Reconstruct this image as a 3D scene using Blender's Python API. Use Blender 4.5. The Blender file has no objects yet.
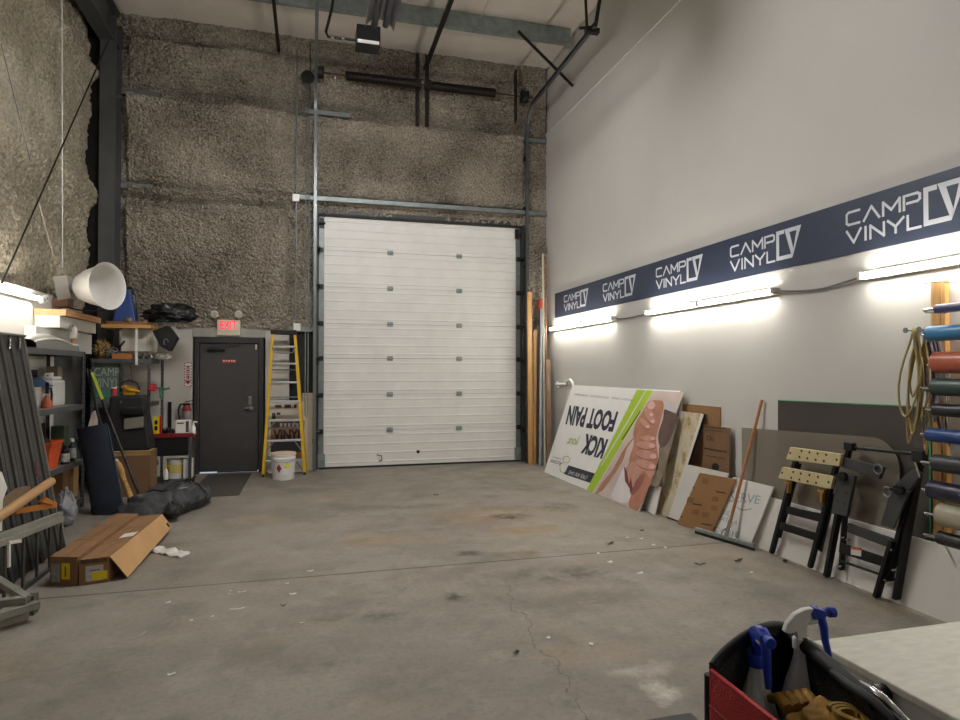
import bpy, math, random
from mathutils import Vector, Matrix, noise
random.seed(7)
SC = bpy.context.scene
COL = SC.collection
V = Vector
# ------------------------------------------------------------------ camera model
FPX, YAW, PIT, EYE = 627.7, math.radians(15.03), math.radians(.957), 1.68
FW = V((math.sin(YAW)*math.cos(PIT), math.cos(YAW)*math.cos(PIT), math.sin(PIT)))
RT = V((math.cos(YAW), -math.sin(YAW), 0))
UP = RT.cross(FW)
CAM = V((0, 0, EYE))
def ray(x, y): return FW + RT*((x-480)/FPX) + UP*((360-y)/FPX)
def at(x, y, ax, v):
    d = ray(x, y); return CAM + d*((v-CAM[ax])/d[ax])
def ax_(x, y, v): return at(x, y, 0, v)      # point on the plane X = v
def ay_(x, y, v): return at(x, y, 1, v)      # on Y = v
def az_(x, y, v=0.0): return at(x, y, 2, v)  # on Z = v
WX = 4.22       # right wall
DY = 11.07      # back wall
LX = -3.30      # left wall
CZ = 7.39       # ceiling

# ------------------------------------------------------------------ materials
def lin(c):
    return c/12.92 if c <= .04045 else ((c+.055)/1.055)**2.4
def hexc(h):
    h = h.lstrip('#'); return tuple(lin(int(h[i:i+2], 16)/255) for i in (0, 2, 4)) + (1,)
MATS = {}
def mat(name, col, rough=.55, metal=0., var=.10, vs=6., bump=0., bs=80., emit=0., trans=0., alpha=1., ior=1.45, spec=.5, stretch=None):
    if name in MATS: return MATS[name]
    m = bpy.data.materials.new(name); m.use_nodes = True; MATS[name] = m
    nt = m.node_tree; N = nt.nodes; L = nt.links
    b = N['Principled BSDF']; c = hexc(col)
    b.inputs['Roughness'].default_value = rough; b.inputs['Metallic'].default_value = metal
    b.inputs['IOR'].default_value = ior
    b.inputs['Specular IOR Level'].default_value = spec
    if trans: b.inputs['Transmission Weight'].default_value = trans
    if alpha < 1: b.inputs['Alpha'].default_value = alpha
    tc = N.new('ShaderNodeTexCoord'); src = tc.outputs['Object']
    if stretch:
        mp = N.new('ShaderNodeMapping'); mp.inputs['Scale'].default_value = stretch
        L.new(src, mp.inputs['Vector']); src = mp.outputs['Vector']
    nz = N.new('ShaderNodeTexNoise'); nz.inputs['Scale'].default_value = vs; nz.inputs['Detail'].default_value = 5
    L.new(src, nz.inputs['Vector'])
    rp = N.new('ShaderNodeValToRGB')
    rp.color_ramp.elements[0].position = .3; rp.color_ramp.elements[1].position = .7
    rp.color_ramp.elements[0].color = tuple(min(1, x*(1-var)) for x in c[:3])+(1,)
    rp.color_ramp.elements[1].color = tuple(min(1, x*(1+var)) for x in c[:3])+(1,)
    L.new(nz.outputs['Fac'], rp.inputs['Fac']); L.new(rp.outputs['Color'], b.inputs['Base Color'])
    if bump:
        n2 = N.new('ShaderNodeTexNoise'); n2.inputs['Scale'].default_value = bs; n2.inputs['Detail'].default_value = 6
        L.new(src, n2.inputs['Vector'])
        bp = N.new('ShaderNodeBump'); bp.inputs['Strength'].default_value = bump; bp.inputs['Distance'].default_value = .02
        L.new(n2.outputs['Fac'], bp.inputs['Height']); L.new(bp.outputs['Normal'], b.inputs['Normal'])
    if emit:
        b.inputs['Emission Color'].default_value = c; b.inputs['Emission Strength'].default_value = emit
    return m

def foam_mat(name, dark, light, sc=16.):
    m = bpy.data.materials.new(name); m.use_nodes = True; nt = m.node_tree; N = nt.nodes; L = nt.links
    b = N['Principled BSDF']; b.inputs['Roughness'].default_value = .95; b.inputs['Specular IOR Level'].default_value = .1
    tc = N.new('ShaderNodeTexCoord')
    n1 = N.new('ShaderNodeTexNoise'); n1.inputs['Scale'].default_value = sc; n1.inputs['Detail'].default_value = 8; n1.inputs['Roughness'].default_value = .65
    n2 = N.new('ShaderNodeTexNoise'); n2.inputs['Scale'].default_value = 1.1; n2.inputs['Detail'].default_value = 4
    for n in (n1, n2): L.new(tc.outputs['Object'], n.inputs['Vector'])
    ad = N.new('ShaderNodeMath'); ad.operation = 'MULTIPLY_ADD'; ad.inputs[1].default_value = .6
    L.new(n1.outputs['Fac'], ad.inputs[0])
    ms = N.new('ShaderNodeMath'); ms.operation = 'MULTIPLY'; ms.inputs[1].default_value = .4
    L.new(n2.outputs['Fac'], ms.inputs[0]); L.new(ms.outputs[0], ad.inputs[2])
    rp = N.new('ShaderNodeValToRGB'); rp.color_ramp.elements[0].position = .36; rp.color_ramp.elements[1].position = .64
    rp.color_ramp.elements[0].color = hexc(dark); rp.color_ramp.elements[1].color = hexc(light)
    L.new(ad.outputs[0], rp.inputs['Fac']); L.new(rp.outputs['Color'], b.inputs['Base Color'])
    vo = N.new('ShaderNodeTexVoronoi'); vo.inputs['Scale'].default_value = sc*.75; L.new(tc.outputs['Object'], vo.inputs['Vector'])
    hm = N.new('ShaderNodeMath'); hm.operation = 'MULTIPLY_ADD'; hm.inputs[1].default_value = -.8; L.new(vo.outputs['Distance'], hm.inputs[0]); L.new(n1.outputs['Fac'], hm.inputs[2])
    bp = N.new('ShaderNodeBump'); bp.inputs['Strength'].default_value = 1.; bp.inputs['Distance'].default_value = .09
    L.new(hm.outputs[0], bp.inputs['Height']); L.new(bp.outputs['Normal'], b.inputs['Normal'])
    return m

def concrete_mat():
    m = bpy.data.materials.new('concrete'); m.use_nodes = True; nt = m.node_tree; N = nt.nodes; L = nt.links
    b = N['Principled BSDF']; b.inputs['Specular IOR Level'].default_value = .35
    tc = N.new('ShaderNodeTexCoord'); P = tc.outputs['Object']
    def nz(sc, det=5, ro=.55, vec=None):
        n = N.new('ShaderNodeTexNoise'); n.inputs['Scale'].default_value = sc; n.inputs['Detail'].default_value = det; n.inputs['Roughness'].default_value = ro
        L.new(vec or P, n.inputs['Vector']); return n
    def ramp(src, stops):
        r = N.new('ShaderNodeValToRGB'); e = r.color_ramp.elements
        while len(e) < len(stops): e.new(.5)
        for el, (p, c) in zip(e, stops): el.position = p; el.color = c
        L.new(src, r.inputs['Fac']); return r.outputs['Color']
    def mix(fac, a, bb, mode='MIX'):
        x = N.new('ShaderNodeMix'); x.data_type = 'RGBA'; x.blend_type = mode
        if isinstance(fac, float): x.inputs[0].default_value = fac
        else: L.new(fac, x.inputs[0])
        for s, v in ((6, a), (7, bb)):
            if isinstance(v, tuple): x.inputs[s].default_value = v
            else: L.new(v, x.inputs[s])
        return x.outputs[2]
    def math_(op, a, bb=None):
        x = N.new('ShaderNodeMath'); x.operation = op
        for i, v in enumerate((a, bb)):
            if v is None: continue
            if isinstance(v, (int, float)): x.inputs[i].default_value = v
            else: L.new(v, x.inputs[i])
        return x.outputs[0]
    base = ramp(nz(.55, 6, .6).outputs['Fac'], [(.3, hexc('716a61')), (.7, hexc('8a8379'))])
    fine = ramp(nz(28, 8, .7).outputs['Fac'], [(.25, (.72, .72, .72, 1)), (.5, (1, 1, 1, 1)), (.8, (1.12, 1.1, 1.07, 1))])
    c = mix(1., base, fine, 'MULTIPLY')
    # tyre-worn, dirty blotches
    blot = ramp(nz(1.7, 7, .65).outputs['Fac'], [(.50, (0, 0, 0, 1)), (.66, (1, 1, 1, 1))])
    c = mix(math_('MULTIPLY', blot, .45), c, hexc('554d42'))
    warm = ramp(nz(.9, 5, .6).outputs['Fac'], [(.55, (0, 0, 0, 1)), (.72, (1, 1, 1, 1))])
    c = mix(math_('MULTIPLY', warm, .35), c, hexc('8a7352'))
    # distorted coordinate for individual stains
    dn = nz(4.5, 5, .7)
    va = N.new('ShaderNodeVectorMath'); va.operation = 'MULTIPLY_ADD'
    va.inputs[1].default_value = (.3, .3, 0); L.new(dn.outputs['Color'], va.inputs[0]); L.new(P, va.inputs[2])
    Q = va.outputs[0]
    mott = ramp(nz(6, 8, .72).outputs['Fac'], [(.36, (.12, .12, .12, 1)), (.58, (1, 1, 1, 1))])
    mott2 = ramp(nz(2.6, 9, .75).outputs['Fac'], [(.52, (0, 0, 0, 1)), (.68, (1, 1, 1, 1))])
    mott3 = ramp(nz(4.2, 8, .7).outputs['Fac'], [(.57, (0, 0, 0, 1)), (.72, (1, 1, 1, 1))])
    stains = [  # pixel x, pixel y, radius along X, radius along Y, colour, strength
        (510, 517, .32, .16, '211a11', 1.), (490, 516, .9, .55, '84694a', .5), (528, 530, .55, .3, '8f7450', .55),
        (468, 553, .20, .13, '3a342b', .8), (555, 507, .35, .3, '5b5345', .75), (375, 541, .5, .22, '80684a', .5),
        (520, 555, .45, .16, '6a5a40', .6), (455, 598, .15, .13, '3b3226', .8), (560, 575, .8, .3, '544a3c', .55),
        (360, 508, .8, .25, '5f584c', .5), (380, 617, .22, .14, '453e33', .6), (330, 617, .2, .1, '4a4237', .5),
        (500, 474, .35, .5, '6b5e48', .4), (660, 690, .12, .16, 'b3aca0', .8), (640, 670, .25, .1, 'a8a195', .5), (600, 600, .6, .25, '5a5245', .45),
        (430, 505, .5, .2, '5c5446', .45), (585, 576, .2, .1, '4b4234', .6), (425, 575, .5, .2, '6a604f', .4), (530, 490, .3, .2, '5f5546', .5)]
    for (x, y, rx, ry, col, st) in stains + [(509, 517, .2, .1, '1c160e', 1.), (505, 516, .3, .13, '2a2116', .9)]:
        st = min(1., st*1.5)
        w = az_(x, y)
        s = N.new('ShaderNodeVectorMath'); s.operation = 'SUBTRACT'; s.inputs[1].default_value = (w.x+.15, w.y+.15, 0); L.new(Q, s.inputs[0])
        d = N.new('ShaderNodeVectorMath'); d.operation = 'MULTIPLY'; d.inputs[1].default_value = (1/rx, 1/ry, 0); L.new(s.outputs[0], d.inputs[0])
        ln = N.new('ShaderNodeVectorMath'); ln.operation = 'LENGTH'; L.new(d.outputs[0], ln.inputs[0])
        f = math_('MULTIPLY', ramp(ln.outputs['Value'], [(.3, (st, st, st, 1)), (1., (0, 0, 0, 1))]), mott)
        c = mix(f, c, hexc(col))
    c = mix(math_('MULTIPLY', mott2, .30), c, hexc('a39d93')); c = mix(math_('MULTIPLY', mott3, .5), c, hexc('4f473c'))
    sep = N.new('ShaderNodeSeparateXYZ'); L.new(P, sep.inputs[0])
    # dirt-filled saw cut across the slab and a wandering hairline crack
    wob = math_('MULTIPLY', math_('SUBTRACT', nz(9, 3).outputs['Fac'], .5), .02)
    dj = math_('ABSOLUTE', math_('SUBTRACT', math_('ADD', sep.outputs['Y'], wob), 5.33))
    fj = ramp(math_('MULTIPLY', dj, 20.), [(.16, (1, 1, 1, 1)), (.34, (0, 0, 0, 1))])
    c = mix(math_('MULTIPLY', fj, .8), c, hexc('3d3023'))
    a0, a1 = az_(497, 573), az_(586, 720)
    k = (a1.x-a0.x)/(a1.y-a0.y)
    wn = math_('MULTIPLY', math_('SUBTRACT', nz(2.3, 6, .6).outputs['Fac'], .5), .5)
    xc = math_('ADD', math_('ADD', math_('MULTIPLY', math_('SUBTRACT', sep.outputs['Y'], a0.y), k), a0.x), wn)
    dk = math_('ABSOLUTE', math_('SUBTRACT', sep.outputs['X'], xc))
    fk = ramp(math_('MULTIPLY', dk, 20.), [(.05, (1, 1, 1, 1)), (.16, (0, 0, 0, 1))])
    gate = ramp(math_('MULTIPLY', sep.outputs['Y'], .1), [(.47, (1, 1, 1, 1)), (.49, (0, 0, 0, 1))])
    c = mix(math_('MULTIPLY', math_('MULTIPLY', fk, gate), .55), c, hexc('3a342c'))
    L.new(c, b.inputs['Base Color'])
    r = ramp(nz(2.5, 5).outputs['Fac'], [(.3, (.5, .5, .5, 1)), (.7, (.78, .78, .78, 1))])
    L.new(r, b.inputs['Roughness'])
    bp = N.new('ShaderNodeBump'); bp.inputs['Strength'].default_value = .25; bp.inputs['Distance'].default_value = .004
    L.new(nz(60, 6).outputs['Fac'], bp.inputs['Height']); L.new(bp.outputs['Normal'], b.inputs['Normal'])
    return m

# ------------------------------------------------------------------ mesh builder
class MB:
    def __init__(s): s.v = []; s.f = []; s.fm = []; s.ms = []; s.xf = Matrix(); s.cur = 0
    def use(s, m):
        if m not in s.ms: s.ms.append(m)
        s.cur = s.ms.index(m); return s
    def add(s, vs, fs):
        b = len(s.v); s.v += [s.xf @ V(p) for p in vs]; s.f += [tuple(b+i for i in f) for f in fs]; s.fm += [s.cur]*len(fs); return s
    BF = [(0, 3, 2, 1), (4, 5, 6, 7), (0, 1, 5, 4), (1, 2, 6, 5), (2, 3, 7, 6), (3, 0, 4, 7)]
    def box(s, c, d, R=None):
        x, y, z = d[0]/2, d[1]/2, d[2]/2; R = R or Matrix(); c = V(c)
        ps = [(-x, -y, -z), (x, -y, -z), (x, y, -z), (-x, y, -z), (-x, -y, z), (x, -y, z), (x, y, z), (-x, y, z)]
        return s.add([c + (R.to_3x3() @ V(p)) for p in ps], s.BF)
    def bb(s, x0, x1, y0, y1, z0, z1): return s.box(((x0+x1)/2, (y0+y1)/2, (z0+z1)/2), (abs(x1-x0), abs(y1-y0), abs(z1-z0)))
    def bar(s, p, q, w, h, up=(0, 0, 1)):
        p, q = V(p), V(q); d = (q-p).normalized(); u = V(up)
        a = d.cross(u)
        if a.length < 1e-4: a = d.cross(V((1, 0, 0)))
        a.normalize(); u = a.cross(d).normalized(); a *= w/2; u *= h/2
        ps = [p-a-u, p+a-u, p+a+u, p-a+u, q-a-u, q+a-u, q+a+u, q-a+u]
        return s.add(ps, [(3, 2, 1, 0), (4, 5, 6, 7), (0, 1, 5, 4), (1, 2, 6, 5), (2, 3, 7, 6), (3, 0, 4, 7)])
    def tube(s, pts, r, seg=10, closed=False):
        pts = [V(p) for p in pts]; n = len(pts); rs = r if isinstance(r, (list, tuple)) else [r]*n
        vs = []; fs = []; prev = None
        for i, p in enumerate(pts):
            a = pts[i-1] if i or closed else p; c = pts[(i+1) % n] if i < n-1 or closed else p
            t = (c-a).normalized()
            if prev is None:
                prev = t.orthogonal().normalized()
            prev = (prev - t*prev.dot(t))
            prev = prev.normalized() if prev.length > 1e-6 else t.orthogonal().normalized()
            w = t.cross(prev)
            vs += [p + (prev*math.cos(2*math.pi*k/seg) + w*math.sin(2*math.pi*k/seg))*rs[i] for k in range(seg)]
        for i in range(n if closed else n-1):
            j = (i+1) % n
            fs += [(i*seg+k, i*seg+(k+1) % seg, j*seg+(k+1) % seg, j*seg+k) for k in range(seg)]
        if not closed: fs += [tuple(range(seg))[::-1], tuple((n-1)*seg+k for k in range(seg))]
        return s.add(vs, fs)
    def lathe(s, prof, T=None, seg=24, cap=True):
        T = T or Matrix(); vs = []; fs = []; n = len(prof)
        for (r, z) in prof: vs += [T @ V((r*math.cos(2*math.pi*k/seg), r*math.sin(2*math.pi*k/seg), z)) for k in range(seg)]
        for i in range(n-1): fs += [(i*seg+k, i*seg+(k+1) % seg, (i+1)*seg+(k+1) % seg, (i+1)*seg+k) for k in range(seg)]
        if cap: fs += [tuple(range(seg))[::-1], tuple((n-1)*seg+k for k in range(seg))]
        return s.add(vs, fs)
    def cyl(s, p, q, r, seg=20): return s.tube([p, q], r, seg)
    def poly(s, pts, n, t):      # flat outline pts, thickness t along n (front faces at +n)
        pts = [V(p) for p in pts]; n = V(n).normalized(); k = len(pts)
        nn = V((0, 0, 0))
        for i in range(k): nn += pts[i].cross(pts[(i+1) % k])
        if nn.dot(n) < 0: pts = pts[::-1]
        fs = [tuple(range(k, 2*k)), tuple(range(k))[::-1]] + [(i, (i+1) % k, (i+1) % k+k, i+k) for i in range(k)]
        return s.add(pts+[p+n*t for p in pts], fs)
    def grid(s, fn, nu, nv, closed_u=False):
        vs = [fn(i/(nu if closed_u else nu-1), j/(nv-1)) for j in range(nv) for i in range(nu)]
        fs = []
        for j in range(nv-1):
            for i in range(nu if closed_u else nu-1):
                i2 = (i+1) % nu; fs.append((j*nu+i, j*nu+i2, (j+1)*nu+i2, (j+1)*nu+i))
        return s.add(vs, fs)
    def text(s, body, quad, n, lift=.001, ext=.0015, bold=0., shear=0., flip=False):
        """body fitted to the four world corners quad = (bottom-left, bottom-right, top-right, top-left) of the text as one reads it"""
        me = text_mesh(body, bold, shear)
        xs = [v.co.x for v in me.vertices]; ys = [v.co.y for v in me.vertices]
        x0, x1, y0, y1 = min(xs), max(xs), min(ys), max(ys); n = V(n).normalized()
        a, b, c, d = [V(q) for q in quad]; zt = max(v.co.z for v in me.vertices)
        vs = []
        for v in me.vertices:
            u = (v.co.x-x0)/(x1-x0); w = (v.co.y-y0)/(y1-y0)
            vs.append((a*(1-u)+b*u)*(1-w) + (d*(1-u)+c*u)*w + n*(lift + (ext if v.co.z > 0 else 0)))
        s.add(vs, [tuple(p.vertices) for p in me.polygons]); bpy.data.meshes.remove(me); return s
    def build(s, name, m=None, parent=None, smooth=False, bevel=0., local=False, ang=40):
        vs = s.v
        if parent is not None and not local:
            inv = parent.matrix_basis.inverted(); vs = [inv @ p for p in vs]
        me = bpy.data.meshes.new(name); me.from_pydata([tuple(p) for p in vs], [], s.f)
        for mm in ([m] if m is not None else s.ms): me.materials.append(mm)
        if m is None: me.polygons.foreach_set('material_index', s.fm)
        if smooth:
            me.polygons.foreach_set('use_smooth', [True]*len(me.polygons)); me.set_sharp_from_angle(angle=math.radians(ang))
        me.update()
        o = bpy.data.objects.new(name, me); COL.objects.link(o)
        if parent is not None: o.parent = parent
        if bevel:
            bv = o.modifiers.new('Bevel', 'BEVEL'); bv.width = bevel; bv.segments = 2; bv.limit_method = 'ANGLE'
        return o
def text_mesh(body, bold=0., shear=0.):
    cu = bpy.data.curves.new('t', 'FONT'); cu.body = body; cu.extrude = .01; cu.offset = bold; cu.shear = shear; cu.resolution_u = 3
    o = bpy.data.objects.new('t', cu); COL.objects.link(o); bpy.context.view_layer.update()
    me = bpy.data.meshes.new_from_object(o.evaluated_get(bpy.context.evaluated_depsgraph_get()))
    bpy.data.objects.remove(o); bpy.data.curves.remove(cu); return me

def tag(o, label, cat, group=None, kind=None):
    o['label'] = label; o['category'] = cat
    if group: o['group'] = group
    if kind: o['kind'] = kind
    return o
def thing(name, label, cat, loc=(0, 0, 0), rz=0., group=None):
    o = bpy.data.objects.new(name, None); COL.objects.link(o); o.empty_display_size = .1
    o.location = loc; o.rotation_euler = (0, 0, rz); o.matrix_basis = Matrix.Translation(loc) @ Matrix.Rotation(rz, 4, 'Z')
    return tag(o, label, cat, group)
def struct(name, label=None, loc=(0, 0, 0)):
    o = bpy.data.objects.new(name, None); COL.objects.link(o); o.matrix_basis = Matrix.Translation(loc); o['kind'] = 'structure'
    o['label'] = label; o['category'] = name.split('_')[0]; return o
def sset(o, label, cat): o['kind'] = 'structure'; o['label'] = label; o['category'] = cat; return o
def dup(root, loc, rz=None, label=None, group=None):
    r = root.copy(); COL.objects.link(r); r.location = loc
    if rz is not None: r.rotation_euler = (0, 0, rz)
    if label: r['label'] = label
    if group: r['group'] = group
    for ch in list(root.children):
        c = ch.copy(); COL.objects.link(c); c.parent = r
        for g in list(ch.children):
            d = g.copy(); COL.objects.link(d); d.parent = c
    return r
def own(o, parent):     # a part of a part: its mesh is already in the thing's frame
    o.parent = parent; return o
def fb(p, sc, amp): return amp*noise.fractal(V(p)*sc, 1., 2., 4)

class Sheet:
    """a flat sheet with four world corners bl, br, tr, tl (as the photo shows it), its front normal and a thickness behind"""
    def __init__(s, bl, br, tr, tl):
        s.c = [V(bl), V(br), V(tr), V(tl)]
        s.n = (s.c[1]-s.c[0]).cross(s.c[3]-s.c[0]).normalized()
        if s.n.dot(CAM-s.c[0]) < 0: s.n = -s.n
    def slab(s, mb, t): return mb.poly([p - s.n*t for p in s.c], s.n, t)
    def px(s, x, y, h=0.):
        d = ray(x, y); t = (s.c[0]-CAM).dot(s.n)/d.dot(s.n); return CAM + d*t + s.n*h
    def uv(s, u, v, h=0.):
        a, b, c, d = s.c; return (a*(1-u)+b*u)*(1-v)+(d*(1-u)+c*u)*v + s.n*h
def planar(bl, br, tl):     # completes a parallelogram
    bl, br, tl = V(bl), V(br), V(tl); return Sheet(bl, br, br+tl-bl, tl)

# ------------------------------------------------------------------ palette
WALL = mat('painted_wall', 'c5c2bc', .7, var=.03, vs=1.2, bump=.05, bs=30)
WALLLOW = mat('painted_board', 'b7b1a8', .6, var=.06, vs=2.)
CEIL = mat('vinyl_ceiling', 'cfc6bb', .65, var=.08, vs=1.5, bump=.25, bs=4)
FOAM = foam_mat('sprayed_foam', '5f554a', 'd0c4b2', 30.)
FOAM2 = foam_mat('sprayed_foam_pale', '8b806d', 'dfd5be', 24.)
CONC = concrete_mat()
STEEL = mat('primer_grey_steel', '4a4a4a', .55, .2, var=.1)
GALV = mat('galvanised_steel', '7b8180', .5, .6, var=.15, vs=10)
GALVD = mat('weathered_galvanised', '868e8b', .55, .35, var=.2, vs=8)
DARK = mat('dark_steel', '2b2826', .5, .5, var=.15)
BLACK = mat('black_plastic', '141416', .42, var=.1)
BLACKM = mat('black_rubber', '1b1b1c', .7, var=.1)
CHROME = mat('bright_metal', 'c8c8c8', .2, 1., var=.04)
DOORW = mat('white_door_skin', 'd5d3ce', .5, var=.05, vs=3.)
DOORG = mat('charcoal_door', '3b3938', .45, var=.06, vs=3)
WHITE = mat('white_plastic', 'dcdbd6', .45, var=.03)
WHITEB = mat('white_board', 'd2cfc8', .55, var=.05, vs=4)
OFFW = mat('off_white', 'c4bda9', .5, var=.05)
TUBE = mat('lit_tube', 'fdf8ee', .4, var=0, emit=68.)
HOUS = mat('white_fixture', 'd8d6d0', .4, var=.02)
NAVY = mat('navy_banner', '2b3448', .5, var=.05)
SILV = mat('pale_lettering', 'c9ccd2', .5, var=.02)
TAN = mat('pine_wood', 'b58a54', .55, var=.2, vs=4, stretch=(14, 14, 1))
TANY = mat('pine_wood_long', 'b0855a', .55, var=.2, vs=4, stretch=(14, 1, 14))
BROWN = mat('brown_wood', '7b5638', .55, var=.2, vs=4, stretch=(14, 14, 1))
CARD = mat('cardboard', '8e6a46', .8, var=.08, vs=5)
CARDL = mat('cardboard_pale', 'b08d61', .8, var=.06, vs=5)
CARDD = mat('cardboard_dark', '73563b', .8, var=.08, vs=5)  # darker brown cardboard
RED = mat('red_paint', 'a8202a', .45, var=.08)
ORANGE = mat('orange_plastic', 'd0552c', .45, var=.08)
YEL = mat('yellow_fibreglass', 'cda41c', .45, var=.08)
YELB = mat('yellow_label', 'd8bf1e', .5, var=.04)
GREEN = mat('lime_print', 'a3c22e', .5, var=.04)
INK = mat('dark_ink', '23263c', .5, var=.02)
GREYI = mat('grey_ink', '8a8a8c', .6, var=.02)
BLUEI = mat('faint_blue_ink', '97a5ae', .6, var=.02)
GREYP = mat('grey_plastic', '6c6c6a', .5, var=.08)
GREYD = mat('dark_grey_paint', '3d3c3a', .5, var=.15, vs=8, stretch=(6, 6, 1))
# ================================================================== THE SETTING
RY = -3.5      # wall behind the camera
m = MB(); m.bb(LX-.2, WX+.3, RY-.1, DY+.3, -.12, 0); sset(m.build('floor', CONC), 'stained grey concrete floor slab with a saw cut joint', 'floor')
# ceiling: vinyl faced insulation sagging a little between the purlins
def ceil_fn(u, v):
    x = LX-.2 + u*(WX-LX+.4); y = RY + v*(DY+.2-RY)
    ph = ((y-9.6) % 1.9)/1.9; sx = ((x+.6) % 1.5)/1.5
    return (x, y, CZ - .05*math.sin(math.pi*ph)**.7 - .012*math.sin(math.pi*sx)**.5 + .012*noise.noise((x*1.5, y*1.5, 0)))
m = MB(); m.grid(ceil_fn, 120, 130); sset(m.build('ceiling', CEIL, smooth=True), 'white vinyl faced roof insulation', 'ceiling')
m = MB(); m.bb(WX, WX+.12, RY, DY+.2, 0, 6.09); sset(m.build('wall_right', WALL), 'smooth pale grey painted wall carrying the banner', 'wall')
m = MB(); m.bb(WX+.035, WX+.12, RY, DY+.2, 6.09, CZ+.1); sset(m.build('wall_right.001', WALL), 'upper band of the pale grey wall above the ledge', 'wall')
m = MB(); m.bb(WX-.012, WX+.04, RY, DY, 6.075, 6.10); sset(m.build('trim_1', WALL), 'thin pale ledge high on the grey wall', 'trim')
m = MB(); m.bb(LX-.2, WX+.1, RY-.1, RY, 0, CZ+.1); sset(m.build('wall_front', WALL), 'pale wall behind the camera', 'wall')

# back wall of sprayed foam: panels bulge below each girt and leave a dark slot above it
def bulge(x, z):
    e = .05*noise.noise((x*1.3, 3.1, 0)) + .03*noise.noise((x*4.1, 1.7, 0))
    top = [(2.30, 4.26+e, .10, .24), (4.46+e*.6, 4.60+e*.6, .15, .17), (4.66+e*.5, 6.0+e, .13, .29), (6.22+e*.5, 6.96+e, .04, .16), (7.02, CZ+.1, .03, .08)]
    for a, b, p0, p1 in top:
        if a <= z <= b:
            t = (z-a)/(b-a); edge = min(1, (z-a)/(.5 if a < 3 else .12))*min(1, (b-z)/.035)
            return (p0+(p1-p0)*t**1.4)*max(0, edge)**.6
    return -.11 if 4.2 < z < 4.5 else -.06
def back_fn(u, v):
    x = LX-.1 + u*(WX-LX+.1); z = v*(CZ+.06)
    p = .02 + bulge(x, z)
    if x > 3.76: p = .10 + (.04 if z < 4.2 else 0)
    if -.42 < x < 3.76: p = .0 if z < 4.55 else min(p, .02+p*.58)
    if x < -2.8: p *= .4 + .6*max(0, min(1, (-2.62-x)/-.25 if x > -2.9 else 0))
    p += fb((x, z, 0), 2.2, .035) + fb((x, z, 5), 9., .03) + .030*noise.noise((x*17, z*17, 3))
    return (x, DY-.02 - max(p, -.12), z)
NUX, NVZ = 380, 370
m = MB(); m.grid(back_fn, NUX, NVZ)
keep = []
for f in m.f:
    c = sum((m.v[i] for i in f), V((0, 0, 0)))/4
    if (.06 < c.x < 3.80 and c.z < 4.36) or (c.x < .1 and c.z < 2.36): continue
    keep.append(f)
m.f = keep; m.fm = [0]*len(keep)
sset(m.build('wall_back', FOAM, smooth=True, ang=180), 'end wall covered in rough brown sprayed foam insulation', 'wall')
m = MB(); m.bb(LX-.2, WX+.1, DY+.12, DY+.22, 0, CZ+.1); sset(m.build('wall_back.001', DARK), 'steel sheeting outside the foam', 'wall')
m = MB()
m.bb(LX, -1.86, DY-.05, DY+.05, 0, 2.39); m.bb(-.74, -.36, DY-.05, DY+.05, 0, 2.36); m.bb(-1.86, -.74, DY-.05, DY+.05, 2.375, 2.38)
sset(m.build('wall_back.002', WALLLOW), 'low off-white boarded wall beside the grey door', 'wall')
m = MB(); m.bb(-1.86, -.74, DY-.065, DY+.05, 2.225, 2.375); sset(m.build('trim_2', mat('galv_header', '9a978f', .5, .2), bevel=.004), 'pale metal header over the grey door', 'trim')
m = MB(); m.bb(-.36, .04, DY+.03, DY+.06, 0, 2.36); sset(m.build('wall_back.003', BLACKM), 'dark sheet in the gap between board wall and big door', 'wall')
m = MB(); m.bb(-.36, .06, DY-.05, DY+.03, 2.34, 2.42); sset(m.build('trim_3', GALVD), 'short steel girt beside the big door', 'trim')

# left wall: foam above, white board below
RZ1, RZ2 = (ax_(43, 0, -3.2).z+ax_(95, 75, -3.2).z)/2, (ax_(0, 117, -3.2).z+ax_(103, 207, -3.2).z)/2
def left_fn(u, v):
    y = 3.5 + u*(DY-.32-3.5); z = 2.2 + v*(CZ+.08-2.2)
    w = .16*noise.noise((y*1.2, 4, 0)); rg = math.exp(-((z-RZ1-w)/.13)**2) + math.exp(-((z-RZ2-w)/.2)**2)
    p = .03 + fb((y, z, 9), 1.1, .08) + fb((y, z, 2), 8., .03) + .026*noise.noise((y*15, z*15, 3)) + .12*rg
    e = (DY-.32-y)
    if e < .14: p -= .14*(1-e/.14)*(1-min(1, rg))
    return (LX + p, y, z)
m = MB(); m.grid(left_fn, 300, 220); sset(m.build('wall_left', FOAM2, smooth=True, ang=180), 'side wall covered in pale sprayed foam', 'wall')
m = MB(); m.bb(LX-.15, LX-.05, RY, DY+.2, 0, CZ+.1); sset(m.build('wall_left.001', GREYP), 'sheeting behind the foam of the side wall', 'wall')
m = MB(); m.bb(LX-.06, LX+.16, 3., 9.05, 0, 2.62); sset(m.build('wall_left.002', WHITEB), 'white boarded lower part of the side wall', 'wall')
m = MB(); m.bb(LX-.05, -3.05, DY-.33, DY+.1, 0, CZ); sset(m.build('wall_left.003', DARK), 'dark filler for the shade behind the corner column', 'wall')  # solid dark block: shade beside the column put into its colour

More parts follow.
